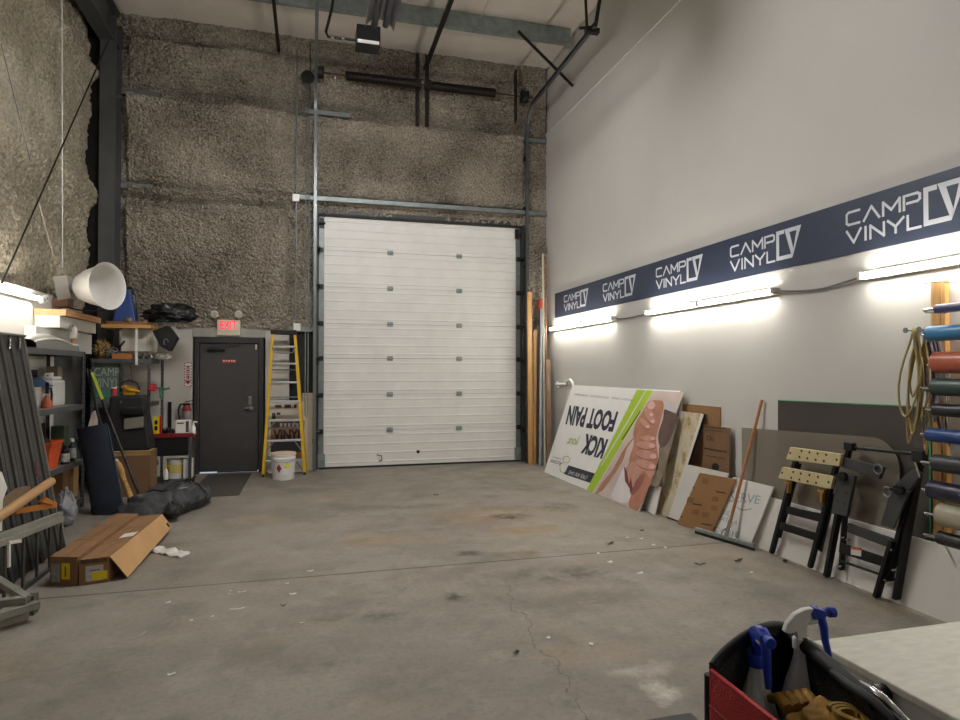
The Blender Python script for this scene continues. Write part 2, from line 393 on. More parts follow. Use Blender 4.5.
# corner column with rafter, roof purlin and girts
m = MB()
m.bb(-3.12, -2.90, 10.62, 10.64, 0, 7.1); m.bb(-3.12, -2.90, 10.92, 10.94, 0, 7.1); m.bb(-3.02, -3.0, 10.64, 10.92, 0, 7.1)
sset(m.build('column', STEEL), 'dark grey steel corner column', 'column')
m = MB()
for z0 in (6.72, 7.27): m.bb(-3.14, -2.92, RY+.1, 10.93, z0, z0+.02)
m.bb(-3.04, -3.02, RY+.1, 10.93, 6.74, 7.27)
sset(m.build('rafter_beam', STEEL), 'dark steel roof beam running along the foam side wall', 'beam')
def purlin(y, name, lab):
    m = MB(); m.bb(-2.9, WX-.08, y-.006, y+.006, 7.06, 7.36); m.bb(-2.9, WX-.08, y-.075, y, 7.06, 7.07); m.bb(-2.9, WX-.08, y, y+.075, 7.35, 7.36)
    m.bb(-2.9, WX-.08, y-.078, y-.07, 7.06, 7.085)
    sset(m.build(name, GALVD), lab, 'beam')
purlin(9.6, 'purlin_beam', 'grey green galvanised roof purlin crossing the ceiling')
purlin(7.7, 'purlin_beam.001', 'second galvanised roof purlin above the frame edge')
def girt(z, x0, x1, y, name, lab):
    m = MB(); m.bb(x0, x1, y, DY+.05, z, z+.012); m.bb(x0, x1, y, y+.008, z-.07, z+.012); m.bb(x0, x1, y, y+.06, z-.075, z-.066)
    sset(m.build(name, GALV), lab, 'beam')
girt(4.62, -.22, WX-.02, DY-.20, 'girt_beam', 'steel wall girt just above the big white door')
girt(4.62, -2.9, -2.45, DY-.14, 'girt_beam.001', 'short exposed piece of girt beside the corner column')
girt(6.10, -2.9, -2.35, DY-.16, 'girt_beam.002', 'exposed end of the upper girt beside the corner column')
girt(6.06, -.1, .62, DY-.24, 'girt_beam.003', 'exposed piece of upper girt behind the door chain')
girt(5.98, 3.75, WX-.01, DY-.18, 'girt_beam.004', 'small steel bracket high in the corner by the grey wall')
# ceiling straps running back towards the camera
for i, (x, w, lab) in enumerate(((-.55, .05, 'thin dark strap on the ceiling beside the hoist chain'), (1.92, .07, 'wide dark strap on the ceiling above the spring bracket'))):
    m = MB(); m.bar((x, 5.5, 7.0), (x, DY-.15, 7.02), w, .04); sset(m.build('ceiling_beam' + ('' if i == 0 else '.%03d' % i), DARK), lab, 'beam')
for i, x in enumerate((-2.1, .25, 2.6)):
    m = MB(); m.bar((x, RY+.2, CZ-.03), (x, DY-.1, CZ-.03), .012, .06); sset(m.build('ceiling_seam_trim' + ('' if i == 0 else '.%03d' % i), CEIL), 'seam line in the ceiling insulation', 'trim')

# ------------------------------------------------------------------ the big sectional door
ZS = [.015, .64, 1.26, 1.89, 2.49, 3.12, 3.75, 4.33]
DX0, DX1 = .13, 3.73
d1 = struct('door_1', 'tall white ribbed sectional overhead door', (1.93, DY, 0))
for k in range(7):
    z0, z1 = ZS[k]+.003, ZS[k+1]-.003; prof = [(0, z0)]; n = 4; h = z1-z0
    for i in range(n):
        zc = z0 + h*(i+.5)/n
        prof += [(0, zc-.016), (-.006, zc-.010), (-.006, zc+.010), (0, zc+.016)]
    prof += [(0, z1)]
    m = MB(); vs = []
    for x in (DX0, DX1): vs += [(x, DY+p, z) for p, z in prof]
    q = len(prof); m.add(vs, [(i, q+i, q+i+1, i+1) for i in range(q-1)])
    m.bb(DX0, DX1, DY+.004, DY+.05, z0, z1)
    m.build('panel', DOORW, d1)
for x, s in ((DX0+.03, 1), (DX1-.03, -1)):
    m = MB(); m.bb(x-.045, x+.045, DY-.012, DY-.004, .03, 4.32); m.build('edge_stile', GALV, d1)
m = MB(); m.bb(DX0, DX1, DY-.02, DY+.04, 0, .03); m.build('bottom_seal', BLACKM, d1)
for k in range(1, 7):
    for x in (ay_(390, 330, DY).x, ay_(459, 330, DY).x):
        m = MB(); m.bb(x-.05, x+.05, DY-.018, DY-.004, ZS[k]-.04, ZS[k]+.04); m.cyl((x-.055, DY-.022, ZS[k]), (x+.055, DY-.022, ZS[k]), .013, 10)
        m.build('hinge', GALVD, d1)
    for x, s in ((DX0+.02, -1), (DX1-.02, 1)):
        m = MB(); m.bb(x-.045, x+.045, DY-.03, DY-.006, ZS[k]-.045, ZS[k]+.035); m.bar((x+.03*s, DY-.02, ZS[k]), (x+.03*s, DY-.20, ZS[k]), .04, .03); m.cyl((x+.02*s, DY-.19, ZS[k]), (x+.085*s, DY-.19, ZS[k]), .020, 12)
        m.build('hinge_roller', DARK, d1)
for x, s in ((DX0+.04, 1), (DX1-.04, -1)):
    m = MB(); m.bb(x-.06, x+.06, DY-.03, DY-.008, .03, .26); m.bar((x-.05, DY-.035, .08), (x+.06, DY-.035, .2), .02, .02); m.build('bottom_bracket', GALVD, d1)
    m = MB(); m.bb(x-.05, x+.03, DY-.03, DY-.008, 4.12, 4.3); m.cyl((x-.06*s, DY-.06, 4.2), (x+.05*s, DY-.06, 4.2), .02, 10); m.build('top_bracket', DARK, d1)
hx = ay_(380, 458, DY).x; m = MB(); m.tube([(hx-.05, DY-.006, .22), (hx-.05, DY-.05, .21), (hx+.02, DY-.06, .2), (hx+.03, DY-.05, .12), (hx-.02, DY-.006, .1)], .008, 8); m.build('lift_handle', DARK, d1)
hx = ay_(418, 452, DY).x; m = MB(); m.cyl((hx, DY-.02, .24), (hx, DY+.002, .24), .03, 14); m.build('lock_cap', DARK, d1)
m = MB(); m.bb(.02, .10, DY-.06, DY+.08, 0, 4.42); m.bb(3.76, 3.84, DY-.06, DY+.08, 0, 4.42); m.bb(.02, 3.84, DY-.03, DY+.08, 4.36, 4.44); m.build('frame', GREYD, d1)
m = MB(); m.bb(.1, 3.77, DY-.05, DY-.01, 4.325, 4.37); m.build('top_seal', BLACKM, d1)

def track(name, x, lab, side):
    t = thing(name, lab, 'door track', (x, DY-.25, 0))
    m = MB(); yv = DY-.24; pts = [(yv, 0), (yv, 6.02)]
    r = .44
    for k in range(1, 13):
        a = math.pi/2*k/12; pts.append((yv-r+r*math.cos(a), 6.02+r*math.sin(a)))
    pts.append((7.95, 6.50))
    # the channel: a web with two lips, swept along the path
    vs = []; n = len(pts)
    sec = [(-.024, -.03), (-.024, .03), (.024, .03), (.024, .018), (-.016, .022), (-.016, -.022), (.024, -.018), (.024, -.03)]
    for i in range(n):
        a = V(pts[max(0, i-1)]); b = V(pts[min(n-1, i+1)]); tt = (b-a).normalized(); nn = V((tt.y, -tt.x))
        for (sx, sn) in sec: vs.append((x + side*sx, pts[i][0]+nn.x*sn, pts[i][1]+nn.y*sn))
    q = len(sec); fs = []
    for i in range(n-1):
        for k in range(q): fs.append((i*q+k, i*q+(k+1) % q, (i+1)*q+(k+1) % q, (i+1)*q+k))
    m.add(vs, fs); m.build('rail', mat('track_steel', '6f7476', .4, .6) if side > 0 else mat('dull_track', '565a5c', .45, .6), t, smooth=True, ang=30)
    for z in (.5, 1.55, 2.6, 3.65, 4.65, 5.6):
        m = MB(); m.bb(x-.03, x+.03, DY-.215, DY-.03, z-.04, z+.04); m.build('bracket', DARK, t)
    m = MB(); m.bar((x-side*.02, DY-.05, 0), (x-side*.02, DY-.05, 6.0), .012, .06, (0, 1, 0)); m.build('mounting_angle', DARK, t)
    return t
tl = track('door_track', .05, 'lifting track rising beside the hoist chain of the white door', 1)
tr = track('door_track', 3.80, 'lifting track that curves overhead beside the pale grey wall', -1)
# hangers of the track beside the wall
m = MB(); m.bar((3.80, 7.95, 6.47), (3.80, 7.55, 7.36), .045, .03); m.build('end_hanger', DARK, tr)
m = MB(); m.bar((3.74, 8.1, 6.5), (3.70, 8.1, 7.36), .03, .03); m.build('hanger_rod', DARK, tr)
m = MB(); m.bb(3.70, 3.90, 8.02, 8.1, 6.43, 6.5); m.bar((3.62, 8.1, 6.5), (3.84, 8.0, 6.5), .03, .03); m.build('hanger_plate', DARK, tr)
m = MB(); m.bar((.05, 7.98, 6.47), (.05, 7.75, 7.36), .045, .03); m.build('end_hanger', DARK, tl)
b = thing('track_brace', 'slanting perforated steel brace between roof purlin and grey wall', 'brace', (3.6, 9.52, 6.4))
m = MB(); m.bar(ay_(518, 31, 9.46), ax_(573, 86, WX-.01), .05, .012, (0, 1, 0)); m.build('angle_bar', DARK, b)

# torsion springs on their shaft
t = thing('torsion_spring_shaft', 'long shaft with two dark torsion springs high above the white door', 'door spring', (1.86, 10.82, 6.6))
ys = 10.68; zsft = 6.63
m = MB(); m.cyl((.0, ys, zsft), (3.86, ys, zsft), .014, 10); m.build('shaft', mat('rusty_shaft', '4a3226', .6, .3), t)
def spring(x0, x1):
    m = MB(); pts = []; turns = int(abs(x1-x0)/.022)
    for i in range(turns*10+1): a = 2*math.pi*i/10; pts.append((x0+(x1-x0)*i/(turns*10), ys+.066*math.cos(a), zsft+.066*math.sin(a)))
    m.tube(pts, .0125, 5); m.cyl((x0, ys, zsft), (x1, ys, zsft), .05, 16); return m.build('spring', mat('spring_steel', '241a16', .5, .4), t, smooth=True)
spring(ay_(346, 78, ys).x, 1.72); spring(1.98, ay_(495, 98, ys).x)
for x in (1.76, 1.93):
    m = MB(); m.bb(x-.035, x+.035, 10.76, 10.77, 5.93, 7.2); m.bb(x-.035, x-.025, 10.70, 10.77, 5.93, 7.2); m.bb(x-.045, x+.045, 10.62, 10.765, 6.56, 6.70); m.build('centre_bracket', DARK, t)
for x in (.12, 3.70):
    m = MB(); m.lathe([(.03, -.06), (.12, -.055), (.10, -.04), (.10, .04), (.12, .055), (.03, .06)], Matrix.Translation((x, ys, zsft)) @ Matrix.Rotation(math.pi/2, 4, 'Y'), 20); m.build('cable_drum', DARK, t, smooth=True)
    m = MB(); m.bb(x-.17, x-.155, 10.64, 10.76, 6.15, 7.1); m.build('end_bracket', DARK, t)

t = thing('hoist_chain', 'thin hoist chain loop hanging beside the lifting track', 'chain', (-.08, 10.72, 1.))
m = MB()
for x in (-.10, -.055):
    pts = [(x, 10.73, z) for z in (6.55, 4.0, .95)]; m.tube(pts, .008, 6)
m.tube([(-.10, 10.73, .95), (-.0775, 10.73, .91), (-.055, 10.73, .95)], .008, 6); m.build('chain', GALV, t)
m = MB(); m.lathe([(.02, -.02), (.11, -.015), (.11, .015), (.02, .02)], Matrix.Translation((-.08, 10.73, 6.55)) @ Matrix.Rotation(math.pi/2, 4, 'X'), 20); m.build('chain_wheel', DARK, t)

def conduit(pts, boxes, lab, r=.013, mt=GALV):
    t = thing('electrical_conduit', lab, 'conduit', pts[-1])
    m = MB(); m.tube(pts, r, 10); m.build('pipe', mt, t, smooth=True)
    for c in boxes: m = MB(); m.box(c, (.11, .06, .12)); m.build('junction_box', HOUS, t, bevel=.006)
xc = ay_(296, 260, 10.78).x
conduit([(xc, 10.78, 7.0), (xc, 10.78, 4.7), (xc-.005, 10.78, 2.52)], [ay_(296, 198, 10.75), ay_(297, 327, 10.75)], 'thin conduit with two square boxes running down beside the ladder')
xd = ay_(279, 20, 10.7).x

# radiant tube heater hung below the purlins
hA, hB = ay_(377, 34, 8.8), 4.2
t = thing('radiant_heater', 'polished radiant heater trough hanging below the ceiling', 'heater', (.92, 8.6, 6.4))
hx, hz = .90, 6.46
m = MB(); w2 = .20; prof = [(-w2, 0), (-w2+.02, .05), (-.11, .13), (-.04, .17), (0, .15), (.04, .17), (.11, .13), (w2-.02, .05), (w2, 0)]
for a, b2 in zip(prof[:-1], prof[1:]):
    m.add([(hx+a[0], 3.5, hz+a[1]), (hx+b2[0], 3.5, hz+b2[1]), (hx+b2[0], 8.8, hz+b2[1]), (hx+a[0], 8.8, hz+a[1]),
           (hx+a[0], 3.5, hz+a[1]+.004), (hx+b2[0], 3.5, hz+b2[1]+.004), (hx+b2[0], 8.8, hz+b2[1]+.004), (hx+a[0], 8.8, hz+a[1]+.004)], MB.BF)
m.build('reflector', mat('polished_aluminium', 'd6d4d8', .3, .9, var=.08), t)
m = MB(); m.cyl((hx-.07, 3.5, hz+.05), (hx-.07, 8.85, hz+.05), .045, 16); m.cyl((hx+.08, 3.5, hz+.05), (hx+.08, 8.75, hz+.05), .045, 16); m.build('heater_tube', mat('tube_steel', '6d6a70', .35, .9), t, smooth=True)
m = MB(); m.bb(hx-.31, hx+.02, 8.82, 9.12, hz-.20, hz+.06); bx = m.build('burner_box', BLACK, t, bevel=.008)
m = MB(); m.bb(hx-.30, hx+.0, 8.80, 8.822, hz-.205, hz-.165); m.build('nameplate', HOUS, t)
for y in (4.2, 6.4, 8.5):
    m = MB(); m.tube([(hx-.18, y, hz+.03), (hx, y, CZ-.02)], .005, 6); m.tube([(hx+.18, y, hz+.03), (hx, y, CZ-.02)], .005, 6); m.build('hanging_chain', GALV, t)
t = thing('gas_pipe', 'black gas pipe bending down to the heater box', 'pipe', (.3, 9, 6.6))
m = MB(); P = [ay_(334, -8, 8.98), ay_(332, 8, 8.98), ay_(326, 32, 8.98), ay_(328, 36.5, 8.98), ay_(334, 37.5, 8.98), V((hx-.31, 8.98, ay_(355, 40, 8.98).z))]
m.tube(P, .02, 10); m.build('pipe', BLACK, t, smooth=True)
m = MB(); a = ay_(332, 37.3, 8.98); m.cyl(a-V((.02, 0, 0)), a+V((.03, 0, 0)), .03, 12); a = ay_(343, 38.3, 8.98); m.cyl(a-V((.02, 0, 0)), a+V((.02, 0, 0)), .028, 12); m.build('fitting', CHROME, t)

# wires stretched in front of the foam side wall
for (a, b2, r, mt, lab) in ((ax_(62, -4, -3.12), ax_(62.5, 268, -3.12), .007, WHITE, 'pale cord hanging straight down in front of the foam side wall'),
                         (ax_(109, 40, -2.87), ax_(2, 283, -3.13), .010, DARK, 'dark cable sloping down from the corner column'),
                         (ax_(1, 44, -3.12), ax_(30, 160, -3.12), .006, GREYP, 'faint grey wire slanting down the foam side wall'),
                         (ax_(38, 200, -3.12), ax_(62, 286, -3.12), .006, OFFW, 'short pale wire slanting down to the lamp')):
    m = MB(); m.tube([a, (a+b2)/2, b2], r, 6); tag(m.build('cable', mt), lab, 'cable')

# ------------------------------------------------------------------ grey steel door with its fittings
d2 = struct('door_2', 'charcoal steel exit door', (-1.3, DY, 0))
x0, x1 = -1.83, -.77
m = MB(); m.bb(x0, x0+.07, DY-.06, DY+.06, 0, 2.22); m.bb(x1-.07, x1, DY-.06, DY+.06, 0, 2.22); m.bb(x0+.07, x1-.07, DY-.06, DY+.06, 2.13, 2.22); m.build('frame', mat('charcoal_frame', '302f2f', .45), d2, bevel=.004)
m = MB(); m.bb(x0+.08, x1-.08, DY-.03, DY+.02, .03, 2.12); m.build('leaf', DOORG, d2, bevel=.003)
m = MB(); m.bb(x0+.08, x1-.08, DY+.03, DY+.05, 0, .03); m.build('daylight_gap', mat('daylight', 'dfe6ff', .5, emit=.5), d2)
m = MB(); m.bb(x0+.35, x1-.09, DY-.035, DY+.02, .012, .03); m.build('sweep', BLACKM, d2)
a, b2 = ay_(208, 349, DY-.06), ay_(225, 349, DY-.06); m = MB(); m.bb(a.x, b2.x, DY-.09, DY-.03, a.z-.025, a.z+.03); m.build('closer_body', BLACK, d2, bevel=.006)
m = MB(); m.bar((b2.x, DY-.07, a.z+.05), (x1-.35, DY-.05, 2.1), .02, .012); m.bar((a.x+.02, DY-.085, a.z+.04), (b2.x, DY-.07, a.z+.05), .02, .012); m.build('closer_arm', DARK, d2)
a = ay_(250, 401, DY-.05); m = MB(); m.bb(a.x-.03, a.x+.03, DY-.045, DY-.028, a.z-.06, a.z+.08); m.cyl((a.x, DY-.06, a.z+.05), (a.x, DY-.03, a.z+.05), .028, 16); m.build('deadbolt', CHROME, d2, bevel=.003)
a = ay_(251.5, 408, DY-.05); m = MB(); m.cyl((a.x, DY-.07, a.z), (a.x, DY-.03, a.z), .035, 18); m.cyl((a.x, DY-.07, a.z), (a.x-.10, DY-.075, a.z), .012, 10); m.build('handle', CHROME, d2, smooth=True)
a = ay_(256, 347, DY-.04); m = MB(); m.bb(a.x-.014, a.x+.014, DY-.036, DY-.028, a.z-.04, a.z+.04); m.build('contact_plate', OFFW, d2)
a, b2 = ay_(222, 359.5, DY-.032), ay_(236, 362.5, DY-.032); m = MB().use(RED); m.bb(a.x, b2.x, DY-.034, DY-.029, b2.z-.012, a.z); m.build('sticker', None, d2)
m = MB(); zc = (a.z+b2.z)/2
for k in range(5): xx = a.x+.015+k*(b2.x-a.x-.03)/4.6; m.bb(xx, xx+.025, DY-.0345, DY-.0335, zc-.012+.005*(k % 2), zc+.014)
m.build('sticker_marks', WHITE, d2)
# exit sign
t = thing('exit_sign', 'lit EXIT sign with twin emergency lamp heads above the grey door', 'exit sign', (-1.31, DY-.1, 2.26))
a, b2 = ay_(217, 319.5, DY-.12), ay_(240, 335.5, DY-.12)
m = MB(); m.bb(a.x, b2.x, DY-.12, DY-.0655, b2.z, a.z); m.build('housing', mat('ivory_plastic', 'c9c4a8', .5), t, bevel=.006)
m = MB(); m.bb(a.x+.015, b2.x-.015, DY-.124, DY-.12, b2.z+.085, a.z-.008); m.build('face_plate', mat('ivory_face', 'd8c9b4', .5), t)
q0, q1 = V((a.x+.05, DY-.124, b2.z+.10)), V((b2.x-.05, DY-.124, a.z-.022))
m = MB(); m.text('EXIT', [q0, (q1.x, q0.y, q0.z), q1, (q0.x, q0.y, q1.z)], (0, -1, 0), .0, .004, .015); m.build('lettering', mat('exit_red_glow', 'ff3350', .4, emit=.9), t)
for x in (214.5, 238.5):
    c = ay_(x, 314.5, DY-.16); m = MB()
    T = Matrix.Translation(c) @ Matrix.Rotation(math.radians(82), 4, 'X')
    m.lathe([(.03, -.05), (.055, -.03), (.062, .02), (.055, .028)], T, 20); m.cyl((c.x, c.y+.03, c.z-.03), (c.x, DY-.09, a.z), .012, 8)
    hd = m.build('lamp_head', OFFW, t, smooth=True)
    m = MB(); m.lathe([(.028, .028), (.045, .029), (.04, .035)], T, 20); m.lathe([(.01, .03), (.018, .036)], T, 12); own(m.build('lens', mat('lamp_lens', 'a8a59a', .2), t), hd)
# extinguisher pictogram on the wall
t = thing('wall_sign', 'narrow red and white fire extinguisher sign with a down arrow', 'sign', (-1.95, DY-.052, 1.8))
a, b2 = ay_(184.5, 362, DY-.055), ay_(191.5, 387, DY-.055)
m = MB(); m.bb(a.x, b2.x, DY-.056, DY-.0505, b2.z, a.z); m.build('plate', WHITEB, t)
m = MB(); mx = (a.x+b2.x)/2; h = a.z-b2.z
n = 9
for k in range(n):
    zz = b2.z + h*(k+.2)/n
    for xx in (a.x, b2.x-.016): m.bb(xx, xx+.016, DY-.058, DY-.056, zz, zz+h*.6/n)
for xx in (a.x+.03, mx+.015): m.bb(xx, xx+.03, DY-.058, DY-.056, a.z-.014, a.z); m.bb(xx, xx+.03, DY-.058, DY-.056, b2.z, b2.z+.014)
m.bb(mx-.022, mx+.022, DY-.058, DY-.056, b2.z+h*.28, a.z-.06)
m.poly([(mx-.045, DY-.056, b2.z+h*.26), (mx+.045, DY-.056, b2.z+h*.26), (mx, DY-.056, b2.z+.035)], (0, -1, 0), .002)
m.build('red_marks', mat('dark_red_ink', '7e1f22', .5), t)
m = MB(); q = [(mx+.014, DY-.058, b2.z+h*.30), (mx+.014, DY-.058, a.z-.075), (mx-.014, DY-.058, a.z-.075), (mx-.014, DY-.058, b2.z+h*.30)]
m.text('FIRE', q, (0, -1, 0), .0, .001); m.build('lettering', WHITEB, t)
# ================================================================== LIGHTS ON THE WALLS
def tube_light(x, ya, yb, z, side, lab, group, part_only=False):
    """a bare strip light along the wall: side = +1 on the pale wall, -1 on the foam wall"""
    t = thing('tube_light', lab, 'strip light', (x, (ya+yb)/2, z), 0, group)
    m = MB(); m.bb(x, x+side*.05, ya, yb, z-.03, z+.03); m.build('housing', HOUS, t, bevel=.004)
    m = MB(); m.cyl((x-side*.022, ya+.03, z), (x-side*.022, yb-.03, z), .019, 14); m.build('glass_tube', TUBE, t, smooth=True)
    for y in (ya+.015, yb-.015): m = MB(); m.bb(x-side*.045, x, y-.014, y+.014, z-.028, z+.028); m.build('lamp_socket', HOUS, t, bevel=.003)
    return t
def yx(x, X): return ax_(x, 300, X).y
XT = WX-.05; ZT = 2.42
S = [yx(551, XT), yx(577.5, XT), yx(614, XT), yx(647, XT), yx(700, XT), yx(776, XT), yx(861, XT)]
RL = [(S[1], S[0], 'strip light on the pale wall closest to the white overhead door'),
      (S[2], S[1]+.0, 'second strip light from the overhead door, joined end to end with the first'),
      (S[4], S[3], 'strip light of the middle pair, over the smoked acrylic sheet, end towards the big door'),
      (S[5], S[4], 'strip light of the middle pair with the drooping cable at its end'),
      (S[6]-1.2, S[6], 'strip light above the rack of vinyl rolls'),
      (S[6]-2.4, S[6]-1.2, 'strip light past the rack of vinyl rolls'),
      (S[6]-4.0, S[6]-2.8, 'strip light above the white table top'), (S[6]-5.2, S[6]-4.0, 'last strip light of the pale wall row')]
for ya, yb, lab in RL: tube_light(XT, ya+.004, yb-.004, ZT, 1, lab, 'strip lights under the banner')
XL = LX+.21; yl = ax_(37, 301, XL-.0).y
for k in range(3): tube_light(XL, yl-1.2*(k+1)+.004, yl-1.2*k-.004, 2.52, -1, ['strip light on the white board of the foam side wall', 'second strip light along the foam side wall', 'third strip light along the foam side wall'][k], 'strip lights over the shelves')
def cord(pts, r, mt, name, lab, cat):
    m = MB(); P = [V(p) for p in pts]; Q = []
    for i in range(len(P)-1):
        p0, p1, p2, p3 = P[max(0, i-1)], P[i], P[i+1], P[min(len(P)-1, i+2)]
        for k in range(8):
            u = k/8; Q.append(.5*((2*p1)+(p2-p0)*u+(2*p0-5*p1+4*p2-p3)*u*u+(3*p1-p0-3*p2+p3)*u**3))
    Q.append(P[-1]); m.tube(Q, r, 8); return tag(m.build(name, mt, smooth=True), lab, cat)
cord([(XT+.03, S[2], ZT), ax_(628, 318, WX-.02), (XT+.03, S[3], ZT)], .008, GREYP, 'hanging_cable', 'short grey cable linking the first two pairs of strip lights', 'cable')
cord([(XT+.02, S[5], ZT), ax_(800, 291, WX-.02), ax_(825, 288, WX-.02), (XT+.02, S[6], ZT)], .009, GREYP, 'hanging_cable', 'drooping grey cable between strip lights below the largest logo', 'cable')

def hung_fill(y, x0, lab, em):  # unseen fill light, added above the view to brighten the bay
    t = thing('fill_light', lab, 'lamp', (x0, y, 5.55), 0, 'unseen fill lights added over the bay')
    m = MB()      # trough reflector open at the bottom, shaped to hold back upward light
    for a, b2 in (((-.24, 5.60), (-.10, 5.64)), ((-.10, 5.64), (.10, 5.64)), ((.10, 5.64), (.24, 5.60))):
        m.add([(x0-1.22, y+a[0], a[1]), (x0+1.22, y+a[0], a[1]), (x0+1.22, y+b2[0], b2[1]), (x0-1.22, y+b2[0], b2[1])]+[(x0-1.22, y+a[0], a[1]+.006), (x0+1.22, y+a[0], a[1]+.006), (x0+1.22, y+b2[0], b2[1]+.006), (x0-1.22, y+b2[0], b2[1]+.006)], MB.BF)
    m.build('reflector', HOUS, t)
    for dy in (-.14, .14):
        m = MB(); m.cyl((x0-1.2, y+dy, 5.56), (x0+1.2, y+dy, 5.56), .025, 14); m.build('glass_tube', em, t, smooth=True)
        for sx in (-1.205, 1.205): m = MB(); m.bb(x0+sx-.012, x0+sx+.012, y+dy-.03, y+dy+.03, 5.53, 5.63); m.bb(x0+sx-.012, x0+sx+.012, min(y, y+dy), max(y, y+dy), 5.61, 5.63); m.build('lamp_socket', HOUS, t)
    for sx in (-1., 1.): m = MB(); m.tube([(x0+sx, y, 5.646), (x0+sx, y, CZ-.04)], .006, 6); m.build('chain', GALV, t)
    return t
hung_fill(6.0, .5, 'unseen twin tube fill light added over the middle of the bay', mat('fill_tube', 'f6f5f4', .4, var=0, emit=205.))

# ================================================================== BANNER
Bz0, Bz1 = 2.62, 3.056; By0, By1 = 1.6, yx(555.5, WX)
BN = thing('wall_banner', 'long navy blue banner with five repeated pale logos on the grey wall', 'banner', (WX, (By0+By1)/2, Bz0))
m = MB(); m.bb(WX-.012, WX-.001, By0, By1, Bz0, Bz1); m.build('panel', NAVY, BN)
LET = {  # strokes on a 10 x 10 cell
 'C': [[(9.5, 10), (1.5, 10), (0, 8.5), (0, 1.5), (1.5, 0), (9.5, 0)]], 'A': [[(0, 0), (5, 10), (10, 0)]],
 'M': [[(0, 0), (0, 10), (5, 3), (10, 10), (10, 0)]], 'P': [[(0, 0), (0, 10), (8.5, 10), (10, 8.8), (10, 5.4), (8.6, 4.2), (2, 4.2)]],
 'V': [[(0, 10), (5, 0), (10, 10)]], 'I': [[(5, 0), (5, 10)]], 'N': [[(0, 0), (0, 10), (10, 0), (10, 10)]],
 'Y': [[(0, 10), (5, 4.5), (10, 10)], [(5, 4.5), (5, 0)]], 'L': [[(0, 10), (0, 0), (9, 0)]]}
def stroke_word(mb, word, widths, y0, z0, h, x, wd):
    cx = y0
    for ch, w in zip(word, widths):
        for st in LET[ch]:
            pts = [(cx - a/10*w, z0 + b/10*h) for a, b in st]
            for i in range(len(pts)-1):
                (a0, b0), (a1, b1) = pts[i], pts[i+1]; L_ = math.hypot(a1-a0, b1-b0) or 1; ex = wd*.4/L_
                p = V((x, a0-(a1-a0)*ex, b0-(b1-b0)*ex)); q = V((x, a1+(a1-a0)*ex, b1+(b1-b0)*ex))
                d = (q-p).normalized(); s = V((0, -d.z, d.y))*wd/2
                mb.poly([p-s, q-s, q+s, p+s], (-1, 0, 0), .0016+.0002*(i % 2))
        cx -= w + .034
X0 = WX-.0125
ys = [yx(564.3, X0), yx(603.3, X0), yx(656.5, X0), yx(731, X0), yx(847.5, X0)]
for yl0 in ys:
    m = MB(); zb = Bz0+.085
    stroke_word(m, 'CAMP', (.13, .14, .14, .125), yl0, zb+.155, .10, X0, .019)
    stroke_word(m, 'VINYL', (.135, .02, .12, .13, .11), yl0, zb+.005, .10, X0, .019)
    a = yl0-.665; hh = .275
    def PL(u, w): return V((X0, a-u, zb+w))
    def prism(pts): m.poly([PL(*p) for p in pts], (-1, 0, 0), .002)
    prism([(0, 0), (0, hh), (.035, hh), (.035, 0)]); prism([(.035, hh), (.10, hh), (.10, hh-.036), (.035, hh-.036)])
    prism([(.035, 0), (.035, .036), (.185, .036), (.20, 0)])
    prism([(.105, hh), (.155, hh), (.222, .05), (.20, 0)]); prism([(.20, 0), (.222, .05), (.235, .10), (.29, hh), (.245, hh)] if 0 else [(.20, 0), (.215, .075), (.265, hh), (.31, hh)])
    prism([(.155, hh), (.145, hh-.036), (.262, hh-.036), (.27, hh)])
    m.build('lettering', SILV, BN)

# ================================================================== TIMBER AND PIPES IN THE CORNER
def leaner(name, lab, cat, px, pt, yb, yt, w, h, mt, tubular=False, tx=None, group=None):
    """px,pt: pixels of foot and tip; standing at depth yb, leaning to depth yt"""
    a = ay_(px[0], px[1], yb); a.z = .0; b2 = ay_(pt[0], pt[1], yt); m = MB()
    if tubular: a.z = .002; m.cyl(a, b2, w/2, 14)
    else: m.bar(a, b2, w, h, (0, 1, 0))
    zmin = min(p.z for p in m.v)
    m.v = [p-V((0, 0, zmin)) for p in m.v]
    return tag(m.build(name, mt, smooth=tubular), lab, cat, group)
leaner('timber_board', 'tall honey coloured board standing next to the overhead door track', 'board', (530.5, 463), (529.5, 292), 10.64, 10.70, .085, .025, TAN)
leaner('timber_board', 'shorter pine board standing beside the honey coloured one', 'board', (534.5, 464), (535, 330), 10.58, 10.70, .06, .022, mat('old_pine', '94714a', .6, var=.2, vs=4, stretch=(14, 14, 1)))
leaner('timber_board', 'dark weathered board behind the steel pipes in the corner', 'board', (538.5, 465), (537.5, 326), 10.62, 10.75, .05, .02, mat('dark_wood', '54473a', .7))
leaner('metal_pipe', 'silver steel pipe leaning in the corner of the grey wall', 'pipe', (540.5, 466), (541.5, 309), 10.46, 10.66, .06, .06, mat('silver_pipe', 'aeb4bb', .35, .6), True)
leaner('metal_pipe', 'thin blue-grey pipe beside the silver one in the corner', 'pipe', (543.5, 466), (544.5, 330), 10.42, 10.6, .035, .03, mat('blue_pipe', '77828e', .4, .5), True)
leaner('long_pole', 'very tall pale pole reaching far above the banner end in the corner', 'pole', (545, 466), (542.8, 254), 10.36, 10.70, .03, .03, OFFW, True)
leaner('long_pole', 'very tall brown pole beside the pale one in the corner', 'pole', (547.2, 467), (545.3, 256), 10.3, 10.68, .03, .03, BROWN, True)
leaner('timber_board', 'short reddish brown board leaning on the grey wall by the pale sheet', 'board', (549, 468), (548, 360), 10.2, 10.45, .075, .025, mat('red_wood', '7a604d', .6, var=.15))
t = thing('tipped_pole', 'dark pole with an orange tip standing in the corner', 'pole', (4.0, 10.85, 0))
